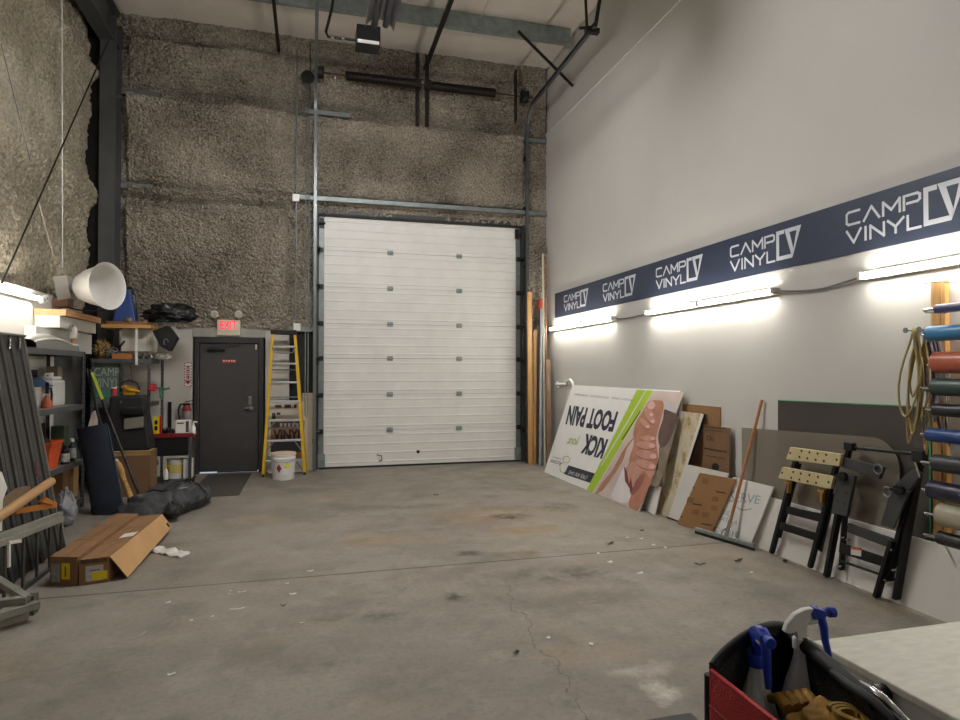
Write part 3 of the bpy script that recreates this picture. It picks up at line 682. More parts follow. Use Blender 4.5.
a = ay_(537, 462, 10.80); a.z = 0; b2 = ay_(540.8, 306, 10.80); m = MB(); m.cyl(a, b2, .035, 10); m.build('pole', mat('blue_black', '2f3644', .6), t, smooth=True)
m = MB(); m.tube([b2-V((0, 0, .06)), b2+V((0, 0, .05)), b2+V((.02, 0, .13))], [.055, .06, .03], 10); m.build('tip', ORANGE, t, smooth=True)

# ================================================================== SHEETS LEANING ON THE GREY WALL
# the big clinic sign, standing upside down
KS = planar(az_(544, 472), az_(638.5, 511.5), ax_(572.5, 385, WX-.115))
t = thing('printed_sign', 'large white and lime KICK FOOT PAIN sign standing upside down', 'sign', KS.uv(.5, .3))
m = MB(); KS.slab(m, .02); m.build('board', mat('sign_face', 'eae9e5', .5, var=.02), t)
def art(sheet, mb, pts, lift=.0008, th=.0008): mb.poly([sheet.px(x, y, lift) for x, y in pts], sheet.n, th)
def smooth_poly(pts, k=4):
    n = len(pts); out = []
    for i in range(n):
        p0, p1, p2, p3 = [V(pts[(i+j-1) % n]) for j in range(4)]
        for s in range(k):
            u = s/k; q = .5*((2*p1)+(p2-p0)*u+(2*p0-5*p1+4*p2-p3)*u*u+(3*p1-p0-3*p2+p3)*u**3); out.append((q.x, q.y))
    return out
def cz(pts): return [(600+x/5.143, 380+y/5.143) for x, y in pts]     # from a zoomed crop of the print
m = MB()
art(KS, m.use(GREEN), [(637, 389.7), (653.3, 390.6), (592.5, 493.2), (586.5, 490.7)])
art(KS, m.use(WHITEB), [(645.5, 390.2), (646.8, 390.3), (602, 466), (600.6, 466)], .0016)
art(KS, m.use(mat('dark_green_print', '33402a', .5)), [(640, 411), (641, 411.2), (622.5, 440), (621.5, 439.5)], .0017)
m.build('lime_stripe', None, t)
m = MB()
art(KS, m.use(mat('print_ground', 'c4b3aa', .5, var=.12, vs=3)), [(653.6, 390.7), (684.3, 392.4), (638, 510.6), (593, 493.6)])
art(KS, m.use(mat('print_dark', '54413a', .5, var=.3, vs=6)), cz(smooth_poly([(335, 150), (395, 175), (390, 240), (345, 330), (310, 345), (300, 280), (325, 200)])), .0014)
art(KS, m.use(mat('print_olive', '766b5c', .5, var=.25, vs=8)), cz([(345, 330), (390, 240), (420, 130), (432, 100), (330, 480), (300, 550), (255, 540), (300, 450), (305, 345)]), .0013)
art(KS, m.use(mat('print_pale', 'bdb6ba', .5)), cz([(330, 110), (400, 150), (390, 172), (335, 150)]), .0016)
m.build('photo_print', None, t)
SK = [mat('print_skin', 'a9755f', .5, var=.15, vs=9), mat('print_skin_light', 'bb8b79', .5, var=.12, vs=9), mat('print_skin_dark', '8c5448', .5, var=.12, vs=9), mat('print_nail', 'd3a8a6', .5), mat('print_cuff', 'd6cfcf', .5, var=.08), mat('print_crease', '6d2f2c', .5)]
m = MB()
art(KS, m.use(SK[0]), cz(smooth_poly([(175, 300), (140, 350), (110, 430), (20, 560), (0, 575), (-30, 600), (10, 530), (60, 470), (110, 380), (150, 320)])), .0020)
art(KS, m.use(SK[4]), cz(smooth_poly([(130, 440), (90, 520), (60, 600), (110, 630), (150, 620), (175, 540), (150, 470)])), .0021)
art(KS, m.use(SK[0]), cz(smooth_poly([(255, 110), (325, 112), (318, 190), (290, 300), (300, 400), (282, 470), (255, 545), (195, 672), (150, 650), (165, 580), (205, 500), (150, 430), (175, 330), (172, 270), (190, 210), (230, 150)])), .0024)
art(KS, m.use(SK[1]), cz(smooth_poly([(140, 440), (190, 420), (285, 460), (260, 500), (225, 470), (195, 500), (160, 560), (150, 540), (130, 480)])), .0029)
for pts in ([(245, 125), (270, 108), (285, 130), (270, 150), (248, 145)],):
    art(KS, m.use(SK[3]), cz(smooth_poly(pts)), .0032)
for c, (w, h), a in (((258, 195), (38, 16), 50), ((232, 225), (34, 15), 45), ((250, 165), (34, 15), 40), ((238, 335), (50, 20), 5), ((240, 385), (56, 22), 12), ((238, 435), (54, 22), 18), ((248, 300), (40, 14), 3)):
    a = math.radians(a); pts = []
    for k in range(14):
        th = 2*math.pi*k/14; x = w*math.cos(th); y = h*math.sin(th); pts.append((c[0]+x*math.cos(a)-y*math.sin(a), c[1]+x*math.sin(a)+y*math.cos(a)))
    art(KS, m.use(SK[2]), cz([(x, y+5) for x, y in pts]), .0031); art(KS, m.use(SK[1]), cz(pts), .0036)
    e = [(c[0]+w*.62*math.cos(a)+.32*w*math.cos(2*math.pi*k/8), c[1]+w*.62*math.sin(a)+.6*h*math.sin(2*math.pi*k/8)) for k in range(8)]
    art(KS, m.use(SK[3]), cz(e), .0041)
art(KS, m.use(SK[2]), cz(smooth_poly([(230, 490), (215, 540), (175, 590), (160, 580), (185, 520), (210, 490)])), .0032)
for pts in ([(125, 440), (140, 470), (155, 560), (130, 520)], [(160, 500), (170, 560), (158, 585), (150, 540)]): art(KS, m.use(SK[5]), cz(pts), .0036)
m.build('printed_hands', None, t)
def txt(sheet, mb, s, quad, lift=.0008, **k): mb.text(s, [sheet.px(x, y) for x, y in quad], sheet.n, lift, .0008, **k)
m = MB().use(INK)   # quads: bottom-left, bottom-right, top-right, top-left as one reads the word (upside down on the sign)
txt(KS, m, 'FOOT PAIN', [(618.6, 411.5), (569.8, 405), (565.4, 424.6), (612.5, 432.3)], bold=.045, shear=.0)
txt(KS, m, 'KICK', [(608.6, 439.2), (586.2, 433.4), (579.8, 453), (601.8, 459.2)], bold=.045)
art(KS, m, [(568.6, 465.3), (595, 473.5), (590.2, 482.9), (563.8, 474.0)])
txt(KS, m, 'Active', [(563.5, 467), (549, 462.5), (550.2, 459.6), (564.6, 463.8)][::1] if 0 else [(563.4, 462.2), (551.5, 459.2), (549.6, 463.4), (561.6, 466.6)], shear=.2)
m.build('lettering', None, t)
m = MB().use(WHITEB); txt(KS, m, '(780) 800 3442', [(588.6, 475.2), (570.2, 469.2), (567.8, 473.6), (586.2, 479.8)], .0018); m.build('phone_number', None, t)
m = MB().use(mat('lime_script', '8fae3a', .5)); txt(KS, m, 'your', [(580.5, 436.2), (568.5, 435), (567, 443.5), (578, 445.5)], shear=.3); lime_m = m
def ring(sheet, mb, c, r, w, a0=0, a1=360, lift=.0012):
    n = 18
    for k in range(n):
        t0 = math.radians(a0+(a1-a0)*k/n); t1 = math.radians(a0+(a1-a0)*(k+1)/n)
        art(sheet, mb, [(c[0]+r*math.cos(t0), c[1]+r*1.05*math.sin(t0)), (c[0]+(r+w)*math.cos(t0), c[1]+(r+w)*1.05*math.sin(t0)), (c[0]+(r+w)*math.cos(t1), c[1]+(r+w)*1.05*math.sin(t1)), (c[0]+r*math.cos(t1), c[1]+r*1.05*math.sin(t1))], lift)
m.build('lime_script', None, t)
m = MB().use(MATS['lime_script']); ring(KS, m, (566.4, 459.6), 3.0, .5); m.build('logo_loop', None, t)
m = MB().use(MATS['lime_script']); ring(KS, m, (563.4, 469.0), 3.0, .6, 20, 210); m.build('logo_loop', None, t)
m = MB().use(GREYI)
for s, q in (('PHYSIOTHERAPY', (574.5, 588, 393.2, 394.6)), ('CUSTOM ORTHOTICS', (590, 609, 394.8, 396.8)), ('FOOT CARE', (612, 632, 397, 399))):
    txt(KS, m, s, [(q[1], q[3]), (q[0], q[2]), (q[0]-.5, q[2]+1.9), (q[1]-.7, q[3]+2.0)])
txt(KS, m, 'podiatry', [(561.5, 458.0), (553, 455.4), (552, 457.8), (560.5, 460.2)]); m.build('small_print', None, t)

def sheet_thing(name, lab, cat, sh, th, mt, part='board', group=None):
    t = thing(name, lab, cat, (sh.c[0]+sh.c[1])/2, 0, group); m = MB(); sh.slab(m, th); m.build(part, mt, t); return t
# pale sheet behind the sign and the white hook
def lean(xb0, xb1, y0, y1, xt, z): return Sheet((xb0, y0, 0), (xb1, y1, 0), (xt, y1, z), (xt, y0, z))
SH = Sheet(V((4.02, 9.95, 0)), V((4.02, 8.6, 0)), V((4.19, 8.55, 1.36)), V((4.19, 9.9, 1.36)))
tag(SH.slab(MB(), .012).build('white_sheet', WHITEB), 'blank pale sheet showing past the far end of the KICK FOOT PAIN sign', 'board')
t = thing('wall_bracket', 'white pipe bracket with a curved hook above the far sign corner', 'bracket', (WX, 9.6, 1.47))
m = MB(); a, b2 = ax_(556, 384.5, WX-.04), ax_(567, 384.5, WX-.04); m.cyl(a, b2, .022, 12); c0 = b2
m.tube([b2, b2+V((-.02, -.06, .06)), b2+V((-.02, -.18, .08)), b2+V((-.02, -.26, .04)), b2+V((-.02, -.30, -.03))], .022, 10); m.build('hook', WHITE, t, smooth=True)
m = MB(); m.bb(WX-.03, WX, a.y-.03, a.y+.04, a.z-.06, a.z+.05); m.build('wall_plate', WHITE, t, bevel=.004)

# small blank board by the near end of the big sign
q = Sheet(az_(636, 508.5) + V((.05, 0, 0)), az_(655, 515.5), ax_(663.2, 487.8, 3.99), ax_(645, 482, 3.97))
q = planar(V((3.905, 6.95, 0)), az_(654.6, 515), V((3.955, 6.90, .33)))
sheet_thing('foam_board', 'small blank white board on the floor at the near end of the big sign', 'board', q, .012, mat('grey_white_board', 'e4e2dd', .6, var=.03))
# stained plaster board
e0 = az_(666.5, 517.5)+V((.025, 0, 0)); e1 = ax_(701.5, 413.5, 4.145); q = Sheet(e0+V((0, .42, 0)), e0, e1, e1+V((0, .42, 0)))
BS = q
mm = mat('stained_board', 'cdbf9c', .7, var=.1, vs=3)
def stained():
    nt = mm.node_tree; N = nt.nodes; L = nt.links; b = N['Principled BSDF']
    tc = N.new('ShaderNodeTexCoord'); n = N.new('ShaderNodeTexNoise'); n.inputs['Scale'].default_value = 7; n.inputs['Detail'].default_value = 8; n.inputs['Roughness'].default_value = .7
    L.new(tc.outputs['Object'], n.inputs['Vector']); r = N.new('ShaderNodeValToRGB'); e = r.color_ramp.elements
    e[0].position = .30; e[0].color = hexc('6b5530'); e[1].position = .52; e[1].color = hexc('c2b79f'); k = e.new(.42); k.color = hexc('ae9a70'); L.new(n.outputs['Fac'], r.inputs['Fac']); L.new(r.outputs['Color'], b.inputs['Base Color'])
stained()
t = thing('stained_board', 'tall mottled beige board with brown water stains', 'board', (q.c[0]+q.c[1])/2)
m = MB(); q.slab(m, .03); m.build('face_board', mm, t)
m = MB(); e0, e1 = q.c[1], q.c[2]; m.poly([e0+V((0, -.001, 0)), e1+V((0, -.001, 0)), e1-(e1-e0).normalized().cross(q.n)*.045, e0-(e1-e0).normalized().cross(q.n)*.045] if (e1-e0).normalized().cross(q.n).y > 0 else [e0, e1, e1+(e1-e0).normalized().cross(q.n)*.045, e0+(e1-e0).normalized().cross(q.n)*.045], q.n, .002); m.build('white_edge', WHITEB, t)
m = MB(); q2 = Sheet(*[c - q.n*.031 + V((0, -.03, 0)) for c in q.c]); q2.slab(m, .01); m.build('backing', BLACKM, t)
# two cardboard sheets
q = Sheet((WX-.025, 6.5, .0), (WX-.025, 5.80, .0), (WX-.012, 5.80, 1.29), (WX-.012, 6.5, 1.29))
sheet_thing('cardboard_sheet', 'plain brown cardboard sheet against the wall behind the stained board', 'cardboard', q, .008, CARD)
a = ax_(703.5, 424.5, WX-.06); b2 = ax_(730, 427.5, WX-.06); c0 = ax_(733.5, 478, WX-.11)
q = planar(V((WX-.085, a.y, 0)), V((WX-.085, b2.y, 0)), a)
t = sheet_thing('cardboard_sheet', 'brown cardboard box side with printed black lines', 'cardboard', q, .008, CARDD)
INKB = mat('black_print', '2a2119', .7, var=.1)
for (x0, y0, x1, y1, w) in ((704.5, 426.0, 726, 428.6, 1.0), (705.5, 429.3, 725, 431.8, .7), (704.6, 447.5, 727.5, 451.4, 1.6), (706.5, 455, 725, 458.2, .9)):
    m = MB().use(INKB); n_ = 9
    for k in range(n_):
        u0 = k/n_; u1 = (k+.8)/n_; f = lambda u, o: (x0+(x1-x0)*u, y0+(y1-y0)*u+o)
        art(q, m, [f(u0, 0), f(u1, 0), f(u1, w), f(u0, w)])
    m.build('printed_line_text', None, t)
for c_, r_, w_ in (((715.5, 467), .2, 3.6), ((709, 438), 1.6, .6), ((712.5, 439), 1.2, .6)):
    m = MB().use(INKB); ring(q, m, c_, r_, w_); m.build('print_mark', None, t)

# blank white board, kraft faced board and the SERVE board
q = planar(az_(667, 518)+V((.008, 0, 0)), (3.985, 5.74, 0), ax_(687, 464.5, 4.02))
t = sheet_thing('white_board', 'white panel partly covered by the brown kraft faced board', 'board', q, .014, WHITEB)
m = MB(); m.bar(q.c[0]+V((-.006, 0, .008)), q.c[0]*.6+q.c[1]*.4+V((-.006, 0, .008)), .01, .015); m.build('black_edge', BLACK, t)
q = planar(az_(677, 524), az_(711, 533.5), ax_(699.5, 472.8, 3.95))
t = sheet_thing('kraft_board', 'brown kraft paper faced board with small black marks', 'board', q, .01, mat('kraft', '96714a', .75, var=.08, vs=5))
for (x, y, w) in ((693, 503.2, 9), (716, 491, 10), (701.5, 523, 10), (693, 487, 1.6), (681, 516, 1.6)):
    m = MB().use(INKB); art(q, m, [(x, y), (x+w, y+w*.16), (x+w, y+w*.16+1.1), (x, y+1.1)]); m.build('stamp_mark', None, t)
for (x, y) in ((693, 509), (713, 496), (703, 478), (688, 497), (703, 512), (712, 505)):
    m = MB().use(mat('kraft_print', '846038', .75)); art(q, m, [(x, y), (x+6.5, y+1.1), (x+5, y+6), (x-1.5, y+5)]); m.build('stamp_mark', None, t)
e0 = az_(749.5, 547); e1 = ax_(773.5, 487, 4.105); lv = V((-.02, .55, 0)); q = Sheet(e0+lv, e0, e1, e1+lv)
t = sheet_thing('printed_board', 'white board with faint pale SERVE lettering and a smile line', 'board', q, .014, mat('bright_board', 'dedcd7', .5, var=.03))
m = MB().use(BLUEI)
txt(q, m, 'SERVE', [(729.5, 502), (759, 504), (761, 496), (731, 490.5)], bold=.0)
txt(q, m, 'EDUC', [(719.6, 513.5), (729.5, 516.5), (730.8, 511.5), (721.5, 508.4)])
txt(q, m, 'DATA A', [(717, 519.5), (737, 525.5), (738.5, 521), (718.5, 515.5)])
txt(q, m, 'CODE', [(713, 530.8), (738.5, 537.5), (740, 532), (714.5, 526.6)])
m.use(mat('grey_smile', '8f9496', .6)); P = [(737, 506.5), (739.5, 508.6), (743, 509.6), (747, 509.4), (751.5, 508.2)]
for (x0, y0), (x1, y1) in zip(P[:-1], P[1:]): art(q, m, [(x0, y0), (x1, y1), (x1, y1+1), (x0, y0+1)])
m.build('lettering', None, t)

# floor squeegee with a wooden handle
t = thing('floor_squeegee', 'wide floor squeegee with a wooden handle leaning in front of the white board', 'squeegee', az_(728, 541))
a, b2 = az_(699, 533), az_(758.5, 550.5); off = V((-.04, 0, 0)); a += off; b2 += off
m = MB(); m.bar(a+V((0, 0, .045)), b2+V((0, 0, .045)), .03, .035); m.build('head', GALVD, t, bevel=.004)
m = MB(); m.bar(a+V((-.005, 0, .017)), b2+V((-.005, 0, .017)), .012, .034); m.build('rubber_blade', BLACK, t)
mid = a*.46+b2*.54; tip = ax_(762, 400, WX-.03); foot = mid+V((.01, .0, .075)); m = MB(); m.cyl(foot, tip, .015, 12); m.build('handle', mat('handle_wood', 'a9744a', .5, var=.15), t, smooth=True)
m = MB(); d = (tip-foot).normalized(); m.cyl(foot-d*.02, foot+d*.14, .021, 12)
for s in (-1, 1): m.tube([foot+d*.08, foot+d*.02+(b2-a).normalized()*.06*s, mid+(b2-a).normalized()*.06*s+V((0, 0, .05))], .007, 8)
m.build('socket', CHROME, t, smooth=True)

# smoked acrylic with one rounded corner, dark glass behind it, long white panel
a, b2 = ax_(741, 427, WX-.075), ax_(893, 443, WX-.075); zt = 1.11
def acrylic():
    pts = [(WX-.066, a.y, .0), (WX-.066, b2.y-.04, .0)]; r = .22; zt2 = 1.17; ye = b2.y-.04
    for k in range(9): an = math.pi/2*k/8; pts.append((WX-.062, ye+r-r*math.cos(an), zt2-r+r*math.sin(an)))
    pts.append((WX-.062, a.y, 1.11)); return pts
smoke = mat('smoked_acrylic', '938a7c', .12, var=.02, alpha=.62)
t = thing('acrylic_sheet', 'smoked see-through acrylic sheet with a rounded top corner', 'acrylic', (WX-.08, 4.5, .05))
m = MB(); m.poly(acrylic(), (-1, 0, 0), .006); m.build('sheet', smoke, t)
t = thing('glass_sheet', 'dark tinted sheet with a green edge behind the folded workbenches', 'glass', (WX-.03, 4.2, .3))
a, b2 = ax_(777, 401, WX-.04), ax_(929, 409, WX-.04)
m = MB(); m.poly([(WX-.04, a.y, .0), (WX-.04, b2.y, .0), (WX-.022, b2.y, 1.42), (WX-.022, a.y, 1.40)], (-1, 0, 0), .008); m.build('pane', mat('dark_sheet', '4b4743', .25, var=.06, vs=2), t)
m = MB(); GE = mat('green_edge', '3f8f63', .3); m.bar((WX-.026, a.y, 1.402), (WX-.026, b2.y, 1.422), .012, .008); m.bar((WX-.026, b2.y, 1.42), (WX-.044, b2.y, .005), .012, .014, (0, 1, 0)); m.build('green_edge', GE, t)
a = az_(776, 557); a.x = 4.085; b2 = V((4.11, 2.2, 0))
q = Sheet(V((4.10, 5.42, 0)), V((4.10, 1.6, 0)), V((4.135, 1.6, .50)), V((4.135, 5.42, .50)))
tag(q.slab(MB(), .012).build('white_sheet', mat('low_panel', 'd8d4ce', .55, var=.03)), 'long low white panel along the wall base behind the workbenches', 'board')
# ================================================================== FOLDED WORKBENCHES
def quadbar(m, pts, X, th=.03):      # an outline given in photo pixels, standing in the plane x = X, th thick towards the wall
    P = [ax_(x, y, X) for x, y in pts]; P = [V((p.x, p.y, max(p.z, 0))) for p in P]; m.poly([p + V((th, 0, 0)) for p in P], (-1, 0, 0), th); return P
def pb(m, a, b2, X, w, h, X2=None):
    p, q = ax_(a[0], a[1], X), ax_(b2[0], b2[1], X2 or X); p.z = max(p.z, h*.2); q.z = max(q.z, h*.2); m.bar(p, q, w, h, (1, 0, 0))
def c3(x, y): return (760+x/5.143, 430+y/5.143)
def c4(x, y): return (820+x/4., 430+y/4.)
t = thing('folded_workbench', 'folded black workbench with two perforated tan wooden jaws', 'workbench', (4.08, 4.7, 0))
JAW = mat('jaw_wood', 'c6b78c', .6, var=.08, vs=5); BST = mat('black_steel', '1d1d1f', .45, .3, var=.1); XJ = 4.0
for pts, holes in (([(155, 88), (418, 125), (405, 186), (133, 150)], [(155, 118), (213, 108), (254, 115), (296, 122), (340, 128), (203, 138), (243, 146), (286, 153), (328, 160), (394, 153)]),
                   ([(115, 190), (378, 240), (362, 303), (93, 247)], [(113, 220), (171, 216), (210, 224), (254, 232), (298, 242), (160, 246), (202, 255), (245, 264), (288, 272), (352, 268)])):
    m = MB(); quadbar(m, [c3(*p) for p in pts], XJ, .03); j = m.build('jaw', JAW, t, bevel=.002)
    m = MB()
    for h in holes:
        p = ax_(*c3(*h), XJ-.0006); m.cyl(p, p+V((.003, 0, 0)), .0105, 12)
    own(m.build('peg_hole', BLACKM, t), j)
for a, b2 in (((185, 160), (60, 632)), ((392, 186), (258, 706))):
    m = MB(); pb(m, c3(*a), c3(*b2), 4.055, .034, .04); m.build('leg', BST, t, bevel=.003)
for a, b2 in (((205, 170), (100, 552)), ((380, 330), (310, 622))):
    m = MB(); p, q = ax_(*c3(*a), 4.085), ax_(*c3(*b2), 4.085); m.bar(p, q, .03, .02, (1, 0, 0)); m.build('folded_leg', BST, t, bevel=.003)
m = MB(); quadbar(m, [c3(140, 393), c3(312, 432), c3(302, 472), c3(130, 428)], 4.04, .02); m.build('cross_rail', BST, t)
m = MB(); quadbar(m, [c3(104, 474), c3(300, 535), c3(290, 572), c3(97, 510)], 4.03, .02); m.build('step', BST, t)
for c in ((152, 283), (325, 328)):
    m = MB(); p = ax_(*c3(*c), 4.02); m.bar(p+V((0, .05, .02)), p+V((0, -.02, .02)), .02, .025); m.bar(p+V((0, .0, .02)), p+V((0, .01, -.07)), .02, .03, (1, 0, 0)); m.build('clamp_bracket', mat('brass', 'a97a32', .4, .5), t)
t = thing('folded_workbench', 'large folded black workbench with charcoal hinged flaps', 'workbench', (4.06, 3.9, 0))
CHAR = mat('charcoal_plastic', '3c3c3d', .6, var=.08)
for nm, pts, X, th in (('top_flap', [(97, 110), (252, 150), (236, 196), (92, 152)], 4.03, .03), ('side_flap', [(70, 172), (138, 184), (106, 348), (44, 330)], 4.0, .03)):
    m = MB(); quadbar(m, [c4(*p) for p in pts], X, th); f = m.build(nm, CHAR, t, bevel=.004)
    m = MB()
    for h in ([(66, 243), (104, 252), (70, 285), (98, 295)] if nm == 'side_flap' else []): p = ax_(*c4(*h), X-.0006); m.cyl(p, p+V((.003, 0, 0)), .010, 12)
    if m.v: own(m.build('peg_hole', BLACKM, t), f)
m = MB(); quadbar(m, [c4(*p) for p in [(375, 152), (402, 180), (352, 248), (275, 238)]], 4.005, .03); m.build('folding_flap', CHAR, t, bevel=.004)
m = MB(); quadbar(m, [c4(*p) for p in [(282, 236), (356, 247), (292, 396), (240, 380)]], 3.985, .018); m.build('folding_flap', CHAR, t, bevel=.004)
for a, b2, X, w in (((75, 330), (27, 592), 4.045, .055), ((100, 340), (86, 560), 4.075, .045), ((378, 210), (272, 602), 4.065, .06), ((405, 100), (305, 676), 4.072, .055), ((292, 440), (226, 676), 4.03, .055)):
    m = MB(); pb(m, c4(*a), c4(*b2), X, w*.55, w); m.build('leg', BST, t, bevel=.004)
for a, b2, X in (((112, 68), (400, 98), 4.06),):
    m = MB(); m.cyl(ax_(*c4(*a), X), ax_(*c4(*b2), X), .012, 10); m.build('top_bar', BST, t)
m = MB(); pb(m, c4(118, 72), c4(100, 150), 4.06, .035, .04); p = ax_(*c4(120, 66), 4.05); m.box(p, (.05, .08, .06)); m.build('top_corner', BST, t, bevel=.006); m = MB(); p = ax_(*c4(398, 104), 4.05); m.box(p, (.05, .09, .08)); m.build('top_corner', BST, t, bevel=.006)
for nm, pts, X in (('cross_rail', [(112, 372), (288, 432), (282, 474), (106, 408)], 4.05), ('step', [(78, 450), (268, 512), (262, 552), (74, 490)], 4.025)):
    m = MB(); quadbar(m, [c4(*p) for p in pts], X, .015); m.build(nm, BST if nm == 'step' else CHAR, t, bevel=.003)
m = MB(); quadbar(m, [c4(*p) for p in [(124, 468), (166, 474), (164, 506), (123, 498)]], 4.0238, .001); m.build('warning_label', WHITEB, t)
m = MB(); quadbar(m, [c4(*p) for p in [(126, 466), (166, 471), (166, 482), (125, 477)]], 4.0226, .001); m.build('label_stripe', mat('label_red', 'b5533a', .6), t)
m = MB(); m.cyl(ax_(*c4(78, 522), 4.04), ax_(*c4(300, 598), 4.07), .010, 8); m.build('lower_bar', BST, t)
for c, X in (((95, 186), 3.995), ((320, 240), 3.98)):
    m = MB(); p = ax_(*c4(*c), X); m.cyl(p-V((.025, 0, 0)), p+V((.01, 0, 0)), .036, 8); m.bar(p+V((-.03, .05, 0)), p+V((-.03, -.05, 0)), .015, .02); m.build('clamp_knob', BLACK, t)
for c, X in (((232, 157), 4.02), ((268, 248), 3.99)):
    m = MB(); p = ax_(*c4(*c), X); m.tube([p+V((0, .035*math.cos(k*.524), .035*math.sin(k*.524))) for k in range(12)], .007, 6, True); m.build('adjusting_ring', GALV, t)
for c in ((82, 430), (70, 545), (106, 440), (284, 480), (258, 600), (290, 560)):
    m = MB(); p = ax_(*c4(*c), 4.0); m.cyl(p, p+V((.03, 0, 0)), .008, 8); m.build('rivet', CHROME, t)
m = MB(); m.bar(ax_(*c4(380, 130), 4.0), ax_(*c4(400, 190), 4.0), .01, .006); m.build('wire_hook', OFFW, t)

# ================================================================== RACK OF VINYL ROLLS
t = thing('vinyl_rack', 'wooden post rack with steel rods holding the vinyl rolls', 'rack', (WX-.05, 3.3, 0))
a, b2 = ax_(930.5, 300, WX-.045), ax_(940, 300, WX-.045)
for y0, y1 in ((b2.y, a.y), (b2.y-1.45, a.y-1.45)):
    m = MB(); m.bb(WX-.045, WX-.003, y0, y1, .51, 2.30); m.build('post', TAN, t, bevel=.003)
    m = MB(); m.bb(WX-.045, WX-.003, y0-.035, y0-.004, .51, 2.30); m.build('post_batten', mat('batten', 'c9995a', .55, var=.15, stretch=(14, 14, 1)), t, bevel=.003)
XR = 4.0
rolls = [  # y centre, radius, left end px, rod px, rod y, colour, label
 (308.5, .030, 936.5, 923.5, 305.5, '4b4b6c', 'slim violet blue vinyl roll, topmost on the rack'),
 (333.5, .052, 929.5, None, 0, '4187b5', 'sky blue vinyl roll near the top of the rack'),
 (362.5, .072, 937, 928, 355, 'b9634a', 'coral red vinyl roll between the sky blue and dark green rolls'),
 (387, .058, 935, 921, 380, '3d4c46', 'dark green vinyl roll under the coral one'),
 (410, .042, 936, 926, 405, '22262b', 'black vinyl roll just above the royal blue roll'),
 (435, .046, 929.5, 921, 429, '2d4a84', 'royal blue vinyl roll at the height of the rope ends'),
 (463.5, .056, 936, 921.5, 454, '36393b', 'dark grey vinyl roll under the speckled white sheet'),
 (490.5, .062, 932, 922, 480, '211f36', 'very dark purple vinyl roll above the cream roll'),
 (515.5, .078, 942.5, 925, 502.5, 'aba48d', 'cream coloured vinyl roll low on the rack'),
 (539, .045, 940, 924, 530, '1e1e20', 'black vinyl roll, lowest on the rack')]
for i, (yc, r, xl, xr, yr, colr, lab) in enumerate(rolls):
    c = ax_(xl+6, yc, XR); ye = ax_(xl, yc, XR).y; z = c.z
    rt = thing('vinyl_roll', lab, 'vinyl roll', (XR, ye, z), 0, 'vinyl rolls on the rack')
    m = MB(); T = Matrix.Translation((XR, ye-1.45, z)) @ Matrix.Rotation(-math.pi/2, 4, 'X')
    m.lathe([(r*.55, 0), (r, 0), (r, 1.45), (r*.55, 1.45), (r*.55, 1.42), (r*.55, .03)], T, 28, cap=False); m.build('film', mat('film_'+colr, colr, .3, var=.05), rt, smooth=True, ang=50)
    m = MB(); m.lathe([(r*.42, -.005), (r*.54, -.005), (r*.54, 1.455), (r*.42, 1.455)], T, 20, cap=False); m.build('core', CARDL, rt, smooth=True, ang=50)
    m = MB(); yl0 = ax_(xr, yr, XR).y if xr else ye+.05
    m.cyl((XR, ye-1.5, z-r*.42+.012+.002), (XR, yl0, z-r*.42+.012+.002), .011, 10); m.build('rod', CHROME, t, smooth=True)
    for yy in (yl0-.012, ye-1.48):
        m = MB(); m.cyl((XR, yy, z-r*.42+.002), (WX-.04, yy, z-r*.42+.002), .009, 8); m.build('rod_bracket', GALV, t)
p = ax_(923, 283.5, XR); m = MB(); m.cyl((XR, p.y+.02, p.z), (XR, p.y-.09, p.z), .006, 8); m.cyl((XR, p.y-.09, p.z), (WX-.04, p.y-.09, p.z), .006, 8); m.build('rod', CHROME, t)
m = MB(); ye = ax_(938, 448, 3.96).y; z0 = ax_(945, 455, 3.96).z+.01; z1 = ax_(945, 443, 3.96).z
m.bb(4.062, 4.075, ye-1.3, ye, z0-.01, z1+.02); tag(m.build('vinyl_sheet', mat('speckled_white', 'c9c9c6', .5, var=.25, vs=25)), 'white speckled sheet between the royal blue and dark grey rolls', 'vinyl')
# looped cords on the hooks
t2 = thing('cord_hook', 'small steel hook bar from which the looped cords hang', 'hook', (WX-.03, 3.5, 1.92))
ph = ax_(915, 330.5, 4.06); m = MB(); m.cyl((WX, ph.y, ph.z), (3.98, ph.y, ph.z), .008, 10); m.cyl((3.98, ph.y, ph.z), (3.975, ph.y, ph.z), .02, 14); m.cyl((WX, ph.y-.10, ph.z), (3.98, ph.y-.10, ph.z), .008, 10); m.cyl((3.98, ph.y-.1, ph.z), (3.975, ph.y-.1, ph.z), .02, 14); m.build('hook_bar', GALV, t2)
def loops(lab, colr, spec, r):
    m = MB()
    for (y0, zb, w, x, sk) in spec:
        pts = []; n = 20; zt = ph.z+.012
        for k in range(n):
            a = 2*math.pi*k/n; u = (1-math.cos(a))/2; ww = w*(.25+.9*u**1.2)*math.sin(a); pts.append((x+.012*math.sin(3*a), y0-.05 + ww + sk*u, zt+(zb-zt)*u))
        m.tube(pts, r, 7, True)
    return tag(m.build('looped_cord', mat('cord_'+colr, colr, .7, var=.1), smooth=True), lab, 'cord', 'cords looped on the wall hook')
loops('tan cord hanging in the longest loops from the hook beside the wood post', '9d8656', [(ph.y, 1.17, .045, 4.04, .09), (ph.y-.01, 1.28, .065, 4.025, .05), (ph.y-.02, 1.10, .03, 4.06, -.0), (ph.y-.03, 1.36, .04, 4.05, .02)], .0075)
loops('grey cord hanging in loops behind the tan one', '6c6b68', [(ph.y-.05, 1.25, .04, 4.10, -.05), (ph.y-.06, 1.40, .035, 4.12, -.07), (ph.y-.07, 1.18, .025, 4.11, -.08)], .009)
